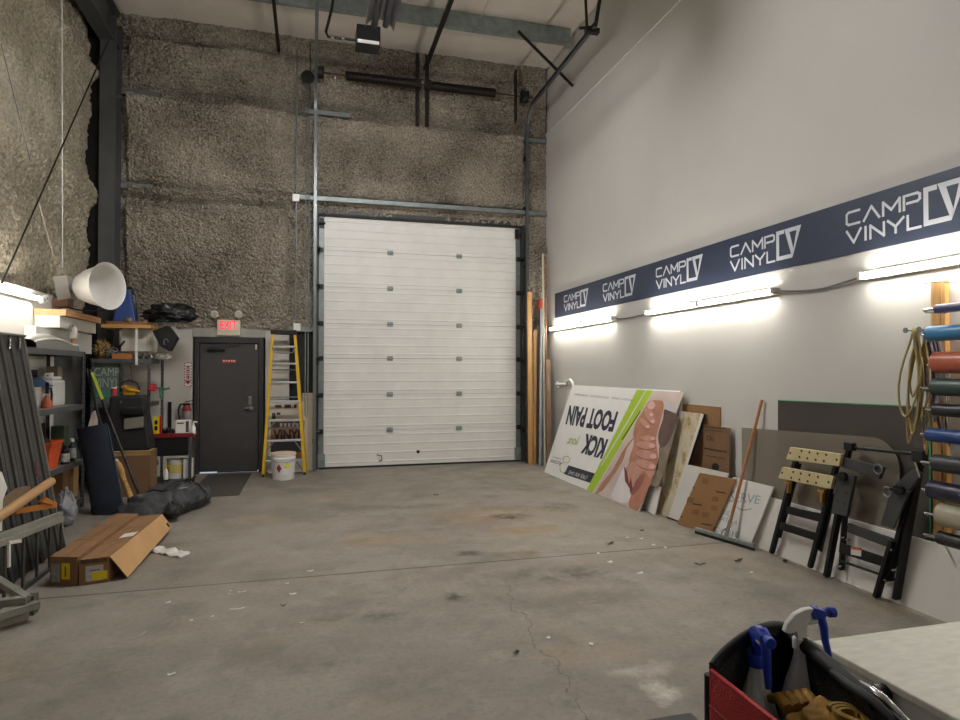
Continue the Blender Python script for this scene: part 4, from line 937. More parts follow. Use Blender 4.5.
loops('dull violet cord in the middle of the looped cords', '7a6f80', [(ph.y-.03, 1.45, .03, 4.085, .0), (ph.y-.04, 1.34, .03, 4.08, -.03)], .009)
loops('yellowish cord with the widest loop of the hanging cords', 'a89a6a', [(ph.y+.01, 1.36, .09, 4.0, .07), (ph.y, 1.24, .05, 4.005, .03), (ph.y-.02, 1.50, .05, 4.01, .05)], .0075)

# ================================================================== WORK TABLE, TOOL BAG AND BOTTLES
t = thing('work_table', 'white topped grey sided work table under the vinyl rack', 'table', (1.9, 0.9, 0))
tx0, ty1, tz = 1.40, 1.515, .90
m = MB(); m.bb(tx0, 2.75, -.6, ty1, tz-.022, tz); m.build('tabletop', mat('worn_white_top', 'bfbcb0', .5, var=.10, vs=9, stretch=(2, 5, 1)), t, bevel=.004)
m = MB(); m.bb(tx0+.004, 2.70, -.55, ty1-.02, .62, tz-.022); m.build('apron', mat('grey_apron', 'b3b0ab', .5, var=.05), t)
for x in (tx0+.06, 2.65):
    for y in (-.5, ty1-.07): m = MB(); m.bb(x-.03, x+.03, y-.03, y+.03, 0, .62); m.build('leg', GREYP, t)
p = ax_(884, 692, tx0+.0); m = MB(); m.cyl((tx0-.03, p.y, p.z), (tx0+.003, p.y, p.z), .022, 12); m.lathe([(.012, 0), (.026, .005), (.026, .02), (.01, .024)], Matrix.Translation((tx0-.03, p.y-.035, p.z-.02)) @ Matrix.Rotation(-math.pi/2, 4, 'Y'), 14); m.build('clamp_knob', BLACK, t, smooth=True)

# low cart that carries the tool bag (its top lies under the frame)
CTZ = .80
t = thing('tool_cart', 'black utility cart under the open tool bag', 'cart', (.85, .85, 0))
m = MB(); m.bb(.45, 1.30, .45, 1.32, CTZ-.04, CTZ); m.build('top', BLACKM, t, bevel=.01)
m = MB(); m.bb(.48, 1.27, .48, 1.29, .25, .28); m.build('shelf', BLACKM, t, bevel=.01)
for x in (.49, 1.26):
    for y in (.49, 1.28): m = MB(); m.bb(x-.02, x+.02, y-.02, y+.02, 0, CTZ-.04); m.build('leg', DARK, t)

# the tool bag: open box with stiff sides, long axis away from the camera
def Hz(x, y, z): return az_(x, y, z)
TB = thing('tool_bag', 'open black and red tool bag holding two spray bottles', 'tool bag', (.88, .9, CTZ))
zr = 1.07; zb = CTZ+.003
FL = Hz(709, 660, zr); FR = Hz(784, 629, zr)      # far rim corners
RD = Hz(866, 692, zr)-FR; LD = Hz(792, 724, zr)-FL
NEAR_R = FR + RD*1.75; near = FL + LD*1.75
fabric = mat('black_nylon', '131314', .65, var=.15, bump=.3, bs=200)
cs = [FL, FR, NEAR_R, near]
ctr = sum(cs, V((0, 0, 0)))/4
def up_(p, z): return V((p.x, p.y, z))
outer = [V((c.x, c.y, 0)) for c in cs]; inner = [c + (V((ctr.x, ctr.y, 0))-c).normalized()*.016 for c in outer]
m = MB(); RIM = {}
for i in range(4):
    j = (i+1) % 4; n_ = 14; vs = []; RIM[i] = []
    for k in range(n_+1):
        u = k/n_
        if i == 0: z = zr-.02 + (.02)*u + .038*min(1, math.sin(math.pi*min(1, max(0, u*.95+.03)))**.55)
        elif i == 1: z = zr + .012*(1-u)
        elif i == 2: z = zr - .02*u
        else: z = zr - .02
        o = outer[i]*(1-u)+outer[j]*u; q_ = inner[i]*(1-u)+inner[j]*u; RIM[i].append(up_((o+q_)/2, z))
        vs += [up_(o, zb), up_(o, z), up_(q_, z), up_(q_, zb)]
    fs = []
    for k in range(n_):
        for e in range(4): fs.append((k*4+e, k*4+(e+1) % 4, (k+1)*4+(e+1) % 4, (k+1)*4+e))
    fs += [(3, 2, 1, 0), (n_*4, n_*4+1, n_*4+2, n_*4+3)]; m.add(vs, fs)
m.add([up_(p, zb) for p in outer]+[up_(p, zb+.012) for p in outer], MB.BF)
m.build('body', fabric, TB)
m = MB(); m.tube(RIM[0], .009, 10); m.build('rim_binding', BLACKM, TB, smooth=True)
m = MB(); m.tube([p-V((0, 0, .008)) for p in RIM[1][:10]], .016, 12); m.build('padded_edge', BLACKM, TB, smooth=True)
m = MB(); m.tube([up_(outer[0], zr-.03), up_(outer[0], zr-.12), up_(outer[0], zb+.03)], .010, 8); m.build('piping', BLACKM, TB)
REDF = mat('red_nylon', 'ad1a20', .55, var=.08, bump=.2, bs=200)
sd_ = (inner[1]-inner[0]).normalized()
m = MB(); m.poly([up_(outer[0]+LD*.045, zb+.02), up_(outer[3], zb+.02), up_(outer[3], zr-.012), up_(outer[0]+LD*.045, zr-.012)], -sd_, .010); m.build('outer_pocket', REDF, TB)
m = MB(); m.tube([up_(outer[0]+LD*.05-sd_*.011, zr-.085), up_(outer[3]-sd_*.011, zr-.085)], .0025, 6); m.build('pocket_seam', mat('red_seam', '7d1217', .6), TB)
# satin handle bar rising from the padded edge
h1 = Hz(858, 683, zr+.004); h2 = Hz(884, 699, zr+.012); h3 = Hz(908, 724, zr-.01); h4 = Hz(925, 760, zr-.08)
m = MB(); m.tube([h1-RD.normalized()*.05, h1, h1.lerp(h2, .5)+V((0, 0, .003)), h2, h3, h4, h4+V((0, -.02, -.12))], .008, 12); m.build('handle_bar', mat('satin_bar', 'a0a0a3', .22, 1.), TB, smooth=True)
m = MB(); o_ = V((-.022, 0, -.002)); m.tube([h1-RD.normalized()*.05+o_, h1+o_, h2+o_, h3+o_, h4+o_], .009, 10); m.build('handle_strap', BLACKM, TB, smooth=True)
# white emblem and tools on the red pocket
FO = up_(outer[0], zr)-sd_*.0115; FN = sd_
def onface(x, y, h=0.):
    d = ray(x, y); return CAM + d*((FO-CAM).dot(FN)/d.dot(FN)) - sd_*h
m = MB()
for pts in ([(751, 706), (753, 704.5), (757, 709), (760, 708.5), (759, 712), (764, 716), (760, 715.5), (757, 713)], [(755, 713), (760, 717), (766, 722), (758, 718)], [(760, 706.5), (762, 707.5), (763.5, 712), (761, 711)]):
    m.poly([onface(*p) for p in pts], -sd_, .0015)
m.build('emblem', WHITEB, TB)
t = thing('pliers', 'black handled pliers tucked in the red pocket of the bag', 'pliers', onface(741, 712, .02))
m = MB(); m.tube([onface(738.5, 703, .012), onface(742, 706, .015), onface(744, 716, .014), onface(746, 735, .013)], [.008, .011, .011, .010], 10); m.build('grip', BLACK, t, smooth=True)
m = MB(); m.tube([onface(729, 709, .008), onface(731, 709.5, .008), onface(735, 716, .008), onface(738, 735, .008)], .004, 8); m.build('grip_loop', GALV, t, smooth=True)
BLU = mat('blue_trigger', '1d3aa6', .4, var=.04)
def bottle(lab, top, yaw, hgt, R_, head, coll):
    """top: world point of the sprayer's top; hgt: height of the whole; R_: body radius"""
    base = V((top.x, top.y, zb+.013)); hgt = top.z-base.z
    t = thing('spray_bottle', lab, 'spray bottle', base, yaw, 'spray bottles in the tool bag')
    h = hgt-.075; sh = h-.012
    m = MB(); m.lathe([(.0, 0), (R_*.93, 0), (R_, .008), (R_, sh*.42), (R_*.93, sh*.52), (R_*.72, sh*.68), (R_*.48, sh*.82), (R_*.34, sh*.92), (.0150, sh*.97), (.0150, sh)], seg=32, cap=False)
    m.build('bottle', mat('frosted_bottle', 'e8eae9', .3, var=.02, alpha=.95), t, smooth=True, local=True)
    m = MB(); m.lathe([(.0, .004), (R_*.88, .004), (R_*.94, .012), (R_*.94, sh*.40), (0, sh*.40)], seg=28, cap=False); m.build('liquid', mat('grey_liquid', 'a4a8a8', .2, var=.03), t, smooth=True, local=True)
    m = MB(); m.lathe([(.0165, 0), (.0185, .002), (.0185, .022), (.0155, .026)], Matrix.Translation((0, 0, h-.02)), 20); m.build('collar', coll, t, smooth=True, local=True)
    m = MB()
    prof = [(-.042, .020), (-.034, .040), (-.018, .058), (.004, .069), (.026, .072), (.026, .046), (.012, .040), (.010, .004), (-.012, .004), (-.016, .020), (-.030, .016)]
    m.poly([(x, .0085, h+z) for x, z in prof], (0, -1, 0), .017); m.build('sprayer_head', head, t, local=True, bevel=.003)
    m = MB(); m.cyl((.012, 0, h+.042), (.034, 0, h+.042), .008, 12); m.build('pump_barrel', WHITE, t, local=True, smooth=True)
    m = MB(); m.poly([(x, .011, h+z) for x, z in ((.018, .060), (.026, .074), (.040, .070), (.052, .066), (.052, .052), (.036, .048), (.022, .048))], (0, -1, 0), .022); m.cyl((.050, 0, h+.060), (.062, 0, h+.060), .0085, 12); m.cyl((.062, 0, h+.060), (.078, 0, h+.060), .0115, 12); m.build('nozzle', BLU, t, local=True, bevel=.002)
    m = MB(); m.tube([(.030, 0, h+.066), (.044, 0, h+.052), (.052, 0, h+.028), (.055, 0, h-.004), (.064, 0, h-.038)], [.0105, .0105, .0095, .008, .0065], 10); m.build('trigger', BLU, t, smooth=True, local=True)
    return t
bottle('white spray bottle with a blue head facing the camera in the tool bag', Hz(752, 618, 1.135)+RD.normalized()*.02, math.radians(-108), 0, .046, BLU, BLU)
bottle('clear spray bottle whose blue trigger points at the white table top', Hz(801, 606, 1.155), math.radians(-12), 0, .046, WHITE, WHITE)
# leather glove and rolled strap in the bag
LEA = mat('yellow_leather', '9c7424', .7, var=.2, vs=14, bump=.3, bs=60)
g = Hz(835, 712, 1.0)
def glove_fn(u, v):
    th = 2*math.pi*u; ph = math.pi*v; x = .065*math.sin(ph)*math.cos(th); y = .055*math.sin(ph)*math.sin(th); z = .032*math.cos(ph)
    k = 1 + .5*noise.noise((x*26, y*26, z*30+3)) + .25*noise.noise((x*60, y*60, z*60)); return (x*k, y*k, z*k)
t = thing('leather_glove', 'crumpled mustard leather glove lying in the tool bag', 'glove', (g.x-.02, g.y, 1.0))
gz = Hz(818, 721, .985); m = MB(); m.xf = Matrix.Translation((gz.x, gz.y-.02, .989)); m.grid(glove_fn, 40, 24, True); m.build('palm', LEA, t, smooth=True, ang=180)
for k in range(4):
    m = MB(); a = V((gz.x-.04+.022*k, gz.y+.035, .995)); m.tube([a, a+V((.004, .03, .008)), a+V((.0, .052, -.004))], [.013, .012, .009], 10); m.build('finger', LEA, t, smooth=True)
m = MB(); gs = Hz(853, 714, 1.03); n_ = 44; vs = []; fs = []
for k in range(n_):
    a = 2*math.pi*2.4*k/n_; r = .016+.020*k/n_; p = V((gs.x-.0+r*.75*math.cos(a)+.006*math.sin(2*a), gs.y+r*1.25*math.sin(a), 0)); d = V((math.cos(a), math.sin(a), 0))*.0035
    vs += [p-d+V((0, 0, .957)), p+d+V((0, 0, .957)), p+d+V((0, 0, 1.03)), p-d+V((0, 0, 1.03))]
for k in range(n_-1):
    for e in range(4): fs.append((k*4+e, k*4+(e+1) % 4, (k+1)*4+(e+1) % 4, (k+1)*4+e))
fs += [(3, 2, 1, 0), tuple((n_-1)*4+e for e in range(4))]
m.add(vs, fs); tag(m.build('rolled_strap', mat('tan_strap', 'a07f3a', .7, var=.12)), 'tan strap rolled into a coil inside the tool bag', 'strap')
# something to lie on inside the bag
m = MB(); mid4 = [up_(c.lerp(V((ctr.x, ctr.y, 0)), .42)+RD*.18, 0) for c in outer]; m.add([up_(p, zb+.0135) for p in mid4]+[up_(p, .955) for p in mid4], MB.BF)
t = tag(m.build('folded_cloth', mat('dark_cloth', '1f1e1d', .9, var=.2)), 'dark folded cloth filling the bottom of the tool bag', 'cloth')
p = Hz(668, 716, 1.06)
t = thing('plastic_case', 'black plastic case whose corner shows beside the tool bag', 'case', (p.x-.08, p.y-.12, CTZ))
m = MB(); m.bb(p.x-.10, p.x+.045, p.y-.28, p.y, CTZ+.002, 1.045); m.build('shell', BLACK, t, bevel=.012)
m = MB(); m.bb(p.x-.105, p.x+.05, p.y-.285, p.y+.005, 1.045, 1.06); m.build('lid', BLACK, t, bevel=.006)
# ================================================================== SHELVES ALONG THE FOAM WALL
def mpp(p): return (V(p)-CAM).dot(FW)/FPX       # metres per photo pixel at a point
RACK = mat('grey_rack_steel', '55585a', .5, .3, var=.12)
def shelving(name, lab, x0, x1, y0, y1, zs, posts, ztop):
    t = thing(name, lab, 'shelving unit', ((x0+x1)/2, (y0+y1)/2, 0))
    for (x, y) in posts:
        m = MB(); m.bb(x-.02, x+.02, y-.003, y+.003, 0, ztop); m.bb(x-.003, x+.003, y-.02, y+.02, 0, ztop); p = m.build('post', RACK, t)
        m = MB(); z = .12
        while z < ztop-.05: m.bb(x+.004, x+.014, y-.0045, y-.0025, z, z+.022); m.bb(x-.014, x-.004, y-.0045, y-.0025, z, z+.022); z += .06
        own(m.build('slot', BLACK, t), p)
    for z in zs:
        m = MB(); m.bb(x0, x1, y0, y1, z-.012, z); sh = m.build('shelf', mat('shelf_board', '77736c', .6, var=.1), t)
        m = MB(); m.bb(x0-.008, x0, y0, y1, z-.06, z+.002); m.bb(x1, x1+.008, y0, y1, z-.06, z+.002); m.bb(x0, x1, y0-.008, y0, z-.06, z+.002); m.bb(x0, x1, y1, y1+.008, z-.06, z+.002)
        own(m.build('edge_beam', RACK, t), sh)
    return t
SX = -2.72; Z1, Z2, Z3 = .59, 1.265, 1.91
shelving('shelving_unit', 'grey steel shelving unit holding jugs, bins and bottles, behind the ribbed sheet', -3.12, SX, 6.45, 8.76, (.12, Z1, Z2, Z3), [(-3.10, 8.76), (SX, 8.76), (SX, 6.45), (-3.10, 6.45)], Z3)
SU2 = shelving('shelving_unit', 'slotted steel shelving unit in the corner by the fire extinguisher', -3.02, -2.26, 10.02, 10.58, (.30, .72, 1.215, 1.845), [(-2.62, 10.02), (-2.27, 10.02), (-2.22, 10.62), (-3.0, 10.02)], 1.85)

def Pbox(name, lab, cat, px, X, dx, dy, z0, h, mt, bevel=.004, rz=0., group=None, py=None):
    """box standing on z0 whose front centre shows at photo column px on the plane X"""
    p = ax_(px, 400, X); m = MB(); m.box((p.x-dx/2, p.y, z0+h/2), (dx, dy, h), Matrix.Rotation(rz, 4, 'Z')); return tag(m.build(name, mt, bevel=bevel), lab, cat, group)
# jug, sprayer, bin and bottles on the middle shelves
p = ax_(60, 390, -2.84)
t = thing('water_jug', 'frosted white square jug on the shelf behind the ribbed sheet', 'jug', (p.x-.1, p.y, Z2+.002))
m = MB(); m.bb(p.x-.22, p.x, p.y-.19, p.y+.17, Z2+.002, Z2+.30); m.bb(p.x-.20, p.x-.02, p.y-.15, p.y+.13, Z2+.30, Z2+.345); m.build('body', mat('frosted_jug', 'c6c5c1', .4, var=.05), t, bevel=.02)
m = MB(); m.cyl((p.x-.11, p.y+.02, Z2+.34), (p.x-.11, p.y+.02, Z2+.39), .035, 16); m.build('cap', WHITE, t, smooth=True)
m = MB(); m.tube([(p.x-.11, p.y-.14, Z2+.33), (p.x-.11, p.y-.12, Z2+.375), (p.x-.11, p.y-.04, Z2+.375), (p.x-.11, p.y-.02, Z2+.33)], .014, 8); m.build('handle', mat('frosted_jug', 'c6c5c1'), t, smooth=True)
p = ax_(47, 402, -2.80)
t = thing('pump_sprayer', 'small black and orange pump sprayer beside the square jug', 'sprayer', (p.x, p.y, Z2+.002))
m = MB(); m.lathe([(.0, 0), (.05, 0), (.055, .02), (.05, .06), (.03, .10), (.02, .14)], Matrix.Translation((p.x, p.y, Z2+.002)), 20, cap=False); m.build('tank', mat('rust_orange', 'a3522f', .5), t, smooth=True)
m = MB(); m.tube([(p.x, p.y, Z2+.16), (p.x, p.y, Z2+.24), (p.x+.01, p.y-.03, Z2+.28)], .018, 10); m.tube([(p.x, p.y+.02, Z2+.22), (p.x, p.y+.10, Z2+.22), (p.x, p.y+.13, Z2+.15), (p.x, p.y+.12, Z2+.06)], .011, 8); m.build('pump_handle', BLACK, t, smooth=True)
p = ax_(34, 372, -2.95); m = MB(); m.lathe([(0, 0), (.10, 0), (.115, .20), (.12, .21), (.12, .23), (.10, .23)], Matrix.Translation((p.x, p.y, Z2+.002)), 24, cap=False)
t = thing('paint_pail', 'clear plastic pail below the blue cap on the shelf', 'pail', (p.x, p.y, Z2)); m.build('pail', mat('milky_pail', 'b7b2ac', .4, var=.1), t, smooth=True)
m = MB(); m.grid(lambda u, v: (p.x+.13*math.sin(math.pi/2*v)*math.cos(6.283*u)*(1+.1*noise.noise((u*5, v*5, 1))), p.y+.11*math.sin(math.pi/2*v)*math.sin(6.283*u), Z2+.235+.11*math.cos(math.pi/2*v)), 24, 8, True)
m.bb(p.x+.02, p.x+.12, p.y+.06, p.y+.20, Z2+.235, Z2+.25); tag(m.build('cap', mat('blue_cap', '2c3d58', .8, var=.15), smooth=True), 'dark blue cap lying on the clear pail', 'cap')
t = thing('storage_bin', 'bright orange stacking bin on the lower shelf behind the ribbed sheet', 'bin', (-2.9, ax_(57, 440, -2.74).y, Z1+.002))
p = ax_(57, 440, -2.75); y0, y1 = p.y-.21, p.y+.13
m = MB(); zb3 = Z1+.002
B0 = [(-3.02, y0+.03), (-2.78, y0+.03), (-2.78, y1-.03), (-3.02, y1-.03)]; B1 = [(-3.06, y0), (-2.735, y0), (-2.735, y1), (-3.06, y1)]
for i in range(4):
    j = (i+1) % 4; zt0 = zb3+.29; zt1 = zb3+.29
    m.add([(B0[i][0], B0[i][1], zb3), (B0[j][0], B0[j][1], zb3), (B1[j][0], B1[j][1], zt1), (B1[i][0], B1[i][1], zt0)] + [(B0[i][0]*.97-.087, B0[i][1], zb3+.008), (B0[j][0]*.97-.087, B0[j][1], zb3+.008), (B1[j][0]*.97-.087, B1[j][1], zt1), (B1[i][0]*.97-.087, B1[i][1], zt0)], MB.BF)
m.add([(a, b2, zb3) for a, b2 in B0]+[(a, b2, zb3+.01) for a, b2 in B0], MB.BF); m.build('tub', ORANGE, t)
m = MB(); m.bb(-2.745, -2.725, y0-.005, y1+.005, zb3+.275, zb3+.30); m.bb(-3.07, -3.05, y0, y1, zb3+.275, zb3+.30); m.bb(-3.07, -2.725, y0-.01, y0+.005, zb3+.275, zb3+.30); m.bb(-3.07, -2.725, y1-.005, y1+.01, zb3+.275, zb3+.30); m.build('rim', ORANGE, t)
m = MB(); m.grid(lambda u, v: (-2.9+.10*math.sin(math.pi*v)*math.cos(6.283*u), (y0+y1)/2-.03+.11*math.sin(math.pi*v)*math.sin(6.283*u), zb3+.30+.05*math.cos(math.pi*v)*(1+.4*noise.noise((u*8, v*6, 4)))), 24, 12, True); tag(m.build('bag', BLACKM, smooth=True), 'black bundle lying in the orange bin', 'bag')
Pbox('cleaner_box', 'dark green box beside the orange bin on the lower shelf', 'box', 67, -2.86, .14, .16, Z1+.004, .42, mat('dark_green_box', '3b4a38', .6))
def small_bottle(lab, px, X, z0, h, r, body, capm, lblm, name='bottle'):
    p = ax_(px, 420, X); t = thing(name, lab, 'bottle', (p.x, p.y, z0+.002), 0, None)
    m = MB(); m.lathe([(0, 0), (r, 0), (r, h*.68), (r*.4, h*.82), (r*.4, h*.86)], Matrix.Translation((p.x, p.y, z0+.002)), 18, cap=False); m.build('body', body, t, smooth=True)
    m = MB(); m.cyl((p.x, p.y, z0+h*.85), (p.x, p.y, z0+h), r*.5, 14); m.build('cap', capm, t)
    m = MB(); m.lathe([(r+.0015, h*.14), (r+.0015, h*.58)], Matrix.Translation((p.x, p.y, z0+.002)), 18, cap=False); m.build('label', lblm, t, smooth=True)
small_bottle('dark bottle with white ruled label next to the orange bin', 65.5, -2.76, Z1, .22, .045, BLACK, BLACK, mat('ruled_label', 'a9a7a0', .6, var=.5, vs=30))
small_bottle('slim dark bottle with a white cap and label by the shelf post', 72.5, -2.78, Z1, .27, .04, BLACK, WHITE, mat('pale_label', '8d8f8c', .6, var=.3, vs=20))
# cartons and bag under the lowest shelf
Pbox('cardboard_box', 'small brown box under the shelf by the ribbed sheet', 'box', 67.5, -2.84, .20, .22, .128, .36, CARD)
Pbox('cardboard_box', 'narrow brown box standing on end beside the navy roll', 'box', 77, -2.80, .14, .16, .128, .42, CARDL)
p = ax_(64, 495, -2.66); m = MB(); m.xf = Matrix.Translation((-2.56, p.y-.25, .17)); m.grid(lambda u, v: (.10*math.sin(math.pi*v)*math.cos(6.283*u)*(1+.45*noise.noise((u*14, v*13, 2))), .14*math.sin(math.pi*v)*math.sin(6.283*u)*(1+.3*noise.noise((u*6, v*6, 8))), max(-.168, .19*math.cos(math.pi*v)*(1+.5*noise.noise((u*13, v*12, 6))))), 48, 32, True)
tag(m.build('plastic_bag', mat('grey_bag', '85868a', .4, var=.25), smooth=True), 'crumpled grey plastic bag below the shelf beside the ribbed sheet', 'bag')
def Ybox(name, lab, cat, x0, x1, y0, y1, z0, h, mt): m = MB(); m.bb(x0, x1, y0, y1, z0, z0+h); return tag(m.build(name, mt, bevel=.004), lab, cat)
Ybox('plastic_crate', 'dark plastic crate at the back of the shelf behind the frosted jug', 'crate', -3.09, -3.06, 7.5, 8.35, Z2+.004, .42, mat('dark_crate', '2c2b2a', .6, var=.2))
Ybox('storage_box', 'beige box upright at the far end of the jug shelf', 'box', -3.05, -2.93, 8.56, 8.70, Z2+.004, .46, mat('beige_box', '8b8272', .6, var=.1))
Ybox('tool_box', 'black tool box at the back of the orange bin shelf', 'box', -3.09, -3.065, 7.5, 8.6, Z1+.004, .46, BLACKM)
# things on the top shelf
def slabpx(name, lab, cat, x0, y0, x1, y1, X, dx, mt, bevel=.003, skew=0., dz=0.):
    """box seen edge-on along the wall: photo rectangle x0..x1, y0..y1 on the plane X, dx deep towards the wall"""
    a, b2 = ax_(x0, y1, X), ax_(x1, y0, X); c = ax_(x1, y1, X); z0 = min(a.z, c.z) if not dz else dz
    ht = abs(ax_(x0, y0, X).z - a.z); m = MB(); m.bb(X-dx, X, a.y, b2.y, z0, z0+ht); return tag(m.build(name, mt, bevel=bevel), lab, cat), z0+ht
t = thing('plastic_cover', 'curved grey plastic cover lying on top of the shelving unit', 'cover', (-2.9, 7.6, Z3))
m = MB(); ya, yb = ax_(30, 345, -2.78).y, ax_(74, 345, -2.78).y
def cov(u, v):
    y = ya+(yb-ya)*u; a = math.pi*v; hgt = .10+.07*math.sin(math.pi*min(1, u*1.15)); return (-2.855+.135*math.cos(a), y, Z3+.004+hgt*math.sin(a)**.6)
m.grid(cov, 20, 12); m.grid(lambda u, v: V(cov(u, v))*1.0 - V((0, 0, .003)) if 0 else (lambda q: (q[0]*1.0, q[1], max(Z3+.003, q[2]-.006)))(cov(u, v)), 20, 12); m.build('shell', mat('cover_grey', '76756f', .45, var=.06), t, smooth=True)
m = MB(); m.tube([V(cov(k/16., .16))+V((.004, 0, .003)) for k in range(17)], .012, 8); m.build('pale_trim', WHITEB, t, smooth=True)
t, zt_c = slabpx('white_cabinet', 'white box panel under the plank on top of the shelves', 'box', 36, 322, 92, 346, -3.0, .12, WHITEB, dz=Z3+.003)
m = MB(); 
PLZ = zt_c+.002
def plank(name, lab, xa, xb, X, w, z, h, mt):
    ya_, yb_ = ax_(xa, 320, X).y, ax_(xb, 320, X).y; m = MB(); m.bb(X-w, X, ya_, yb_, z, z+h); return tag(m.build(name, mt, bevel=.003), lab, 'board')
PZ = ax_(75, 316, -2.80).z
plank('white_carton', 'flat white carton carrying the plank under the lamp', 60, 96, -2.86, .26, PLZ, max(.02, PZ-PLZ-.022), mat('white_carton', 'c9c4ba', .6, var=.06))
plank('wooden_plank', 'wide tan plank under the white dome lamp', 66, 101, -2.80, .33, PZ-.02, .075, TANY)
# dome lamp on its side with its ballast box
LP = ay_(101, 285, 9.0); LP.z = max(LP.z, PZ+.09+.24); LP = V((-2.70, 8.72, PZ+.088+.275)); LP = ay_(108, 286, 8.75)
ax = V((.86, -.44, .02)).normalized(); zq = V((0, 0, 1)); sx_ = ax.cross(zq).normalized(); sy_ = sx_.cross(ax)
R = Matrix((( sx_.x, sy_.x, ax.x, LP.x), (sx_.y, sy_.y, ax.y, LP.y), (sx_.z, sy_.z, ax.z, LP.z), (0, 0, 0, 1)))
t = thing('dome_lamp', 'white enamel dome lamp lying on its side on top of the shelves', 'lamp', (LP.x, LP.y, LP.z-.28))
m = MB(); pr = [(.09, -.44), (.11, -.42), (.17, -.36), (.225, -.22), (.262, -.06), (.29, .0), (.296, .004), (.284, -.002), (.25, -.065), (.21, -.22), (.15, -.35), (.0, -.39)]
m.lathe(pr, R, 36, cap=False); m.build('lamp_shade', mat('enamel_white', 'cfccc6', .4, var=.03), t, smooth=True, ang=60)
m = MB(); m.lathe([(.0, -.39), (.03, -.385), (.035, -.33), (.02, -.31), (.0, -.30)], R, 16, cap=False); m.build('bulb_socket', OFFW, t, smooth=True)
m = MB(); m.lathe([(.06, -.50), (.06, -.43)], R, 18); m.lathe([(.035, -.56), (.035, -.5)], R, 14); m.build('neck', GALV, t, smooth=True)
bc = LP - ax*.64
m = MB(); m.box(bc, (.16, .20, .30), Matrix.Rotation(-.2, 4, 'Y') ); m.build('ballast_box', mat('ballast_grey', 'aaa69f', .5, var=.08), t, bevel=.01)
m = MB(); m.box(bc-V((.02, .0, .19)), (.18, .19, .10)); m.build('ballast_base', mat('ballast_brown', '8a6a55', .6), t, bevel=.006)
m = MB(); m.tube([bc+V((0, 0, -.2)), bc+V((.1, -.15, -.26)), bc+V((.3, -.2, -.30)), bc+V((.5, -.1, -.27))], .010, 8); m.build('lamp_cord', BLACKM, t, smooth=True)
p = ax_(70, 301, -2.62)
t = thing('power_socket', 'white double power socket at the end of a cord below the lamp', 'socket', (-2.84, p.y, PZ+.087))
m = MB(); m.box((-2.86, p.y-.05, PZ+.12), (.05, .15, .065), Matrix.Rotation(.35, 4, 'X')); m.build('housing', WHITE, t, bevel=.008)
m = MB();
for s in (-.035, .035): m.cyl((-2.836, p.y-.05+s, PZ+.12+s*.35), (-2.832, p.y-.05+s, PZ+.12+s*.35), .012, 10)
m.build('outlet', BLACK, t)
# blue jack stand / caddy behind the lamp, planks on the corner shelving
Z4 = 1.847
p = ay_(137, 340, 10.2)
a, b2 = ay_(121, 347, 10.1), ay_(151, 331, 10.1)
m = MB(); m.bb(a.x, b2.x, 10.12, 10.5, Z4+.11, ay_(135, 329, 10.12).z); tag(m.build('white_box', mat('white_box', 'c3beb3', .6, var=.06), bevel=.004), 'plain white box under the planks on the corner shelving', 'box')
zp = ay_(135, 329, 10.12).z+.002
Xa, Xb = ay_(101, 325, 9.95).x, ay_(151, 325, 9.95).x
m = MB(); m.bb(Xa, Xb, 9.95, 10.5, zp, zp+.05); tag(m.build('wooden_plank', mat('tan_plank', 'b98a50', .55, var=.2, vs=4, stretch=(1, 14, 14)), bevel=.003), 'lower tan plank on the white box over the corner shelving', 'board')  # tan wood with the grain along the plank
m = MB(); m.bb(Xa+.05, Xb-.06, 10.0, 10.46, zp+.052, zp+.10); tag(m.build('wooden_plank', BROWN, bevel=.003), 'upper brown plank on the white box over the corner shelving', 'board')
zq_ = zp+.102
p = ay_(127, 308, 10.2)
t = thing('blue_stand', 'blue metal stand with a carrying frame behind the white dome lamp', 'stand', (p.x, 10.2, zq_))
m = MB()
BLUM = mat('blue_metal', '24407a', .45, var=.1)
hh = ay_(127, 288, 10.2).z - zq_
m.add([(p.x-.16, 10.1, zq_), (p.x+.14, 10.1, zq_), (p.x+.14, 10.3, zq_), (p.x-.16, 10.3, zq_), (p.x-.08, 10.15, zq_+hh*.95), (p.x+.04, 10.15, zq_+hh*.95), (p.x+.04, 10.25, zq_+hh*.95), (p.x-.08, 10.25, zq_+hh*.95)], MB.BF); m.build('body', BLUM, t, bevel=.01)
m = MB(); m.tube([(p.x+.14, 10.2, zq_+.01), (p.x+.13, 10.2, zq_+hh*.75), (p.x+.06, 10.2, zq_+hh), (p.x-.1, 10.2, zq_+hh)], .016, 8); m.build('frame', BLACK, t, smooth=True)
p = ay_(128, 320, 10.0); m = MB(); m.lathe([(.02, 0), (.055, 0), (.055, .05), (.02, .05)], Matrix.Translation((p.x+.0, 10.03, zq_+.0)), 20); tag(m.build('tape_roll', mat('brown_tape', '6f5a38', .5)), 'small brown roll of tape on the upper plank', 'tape')
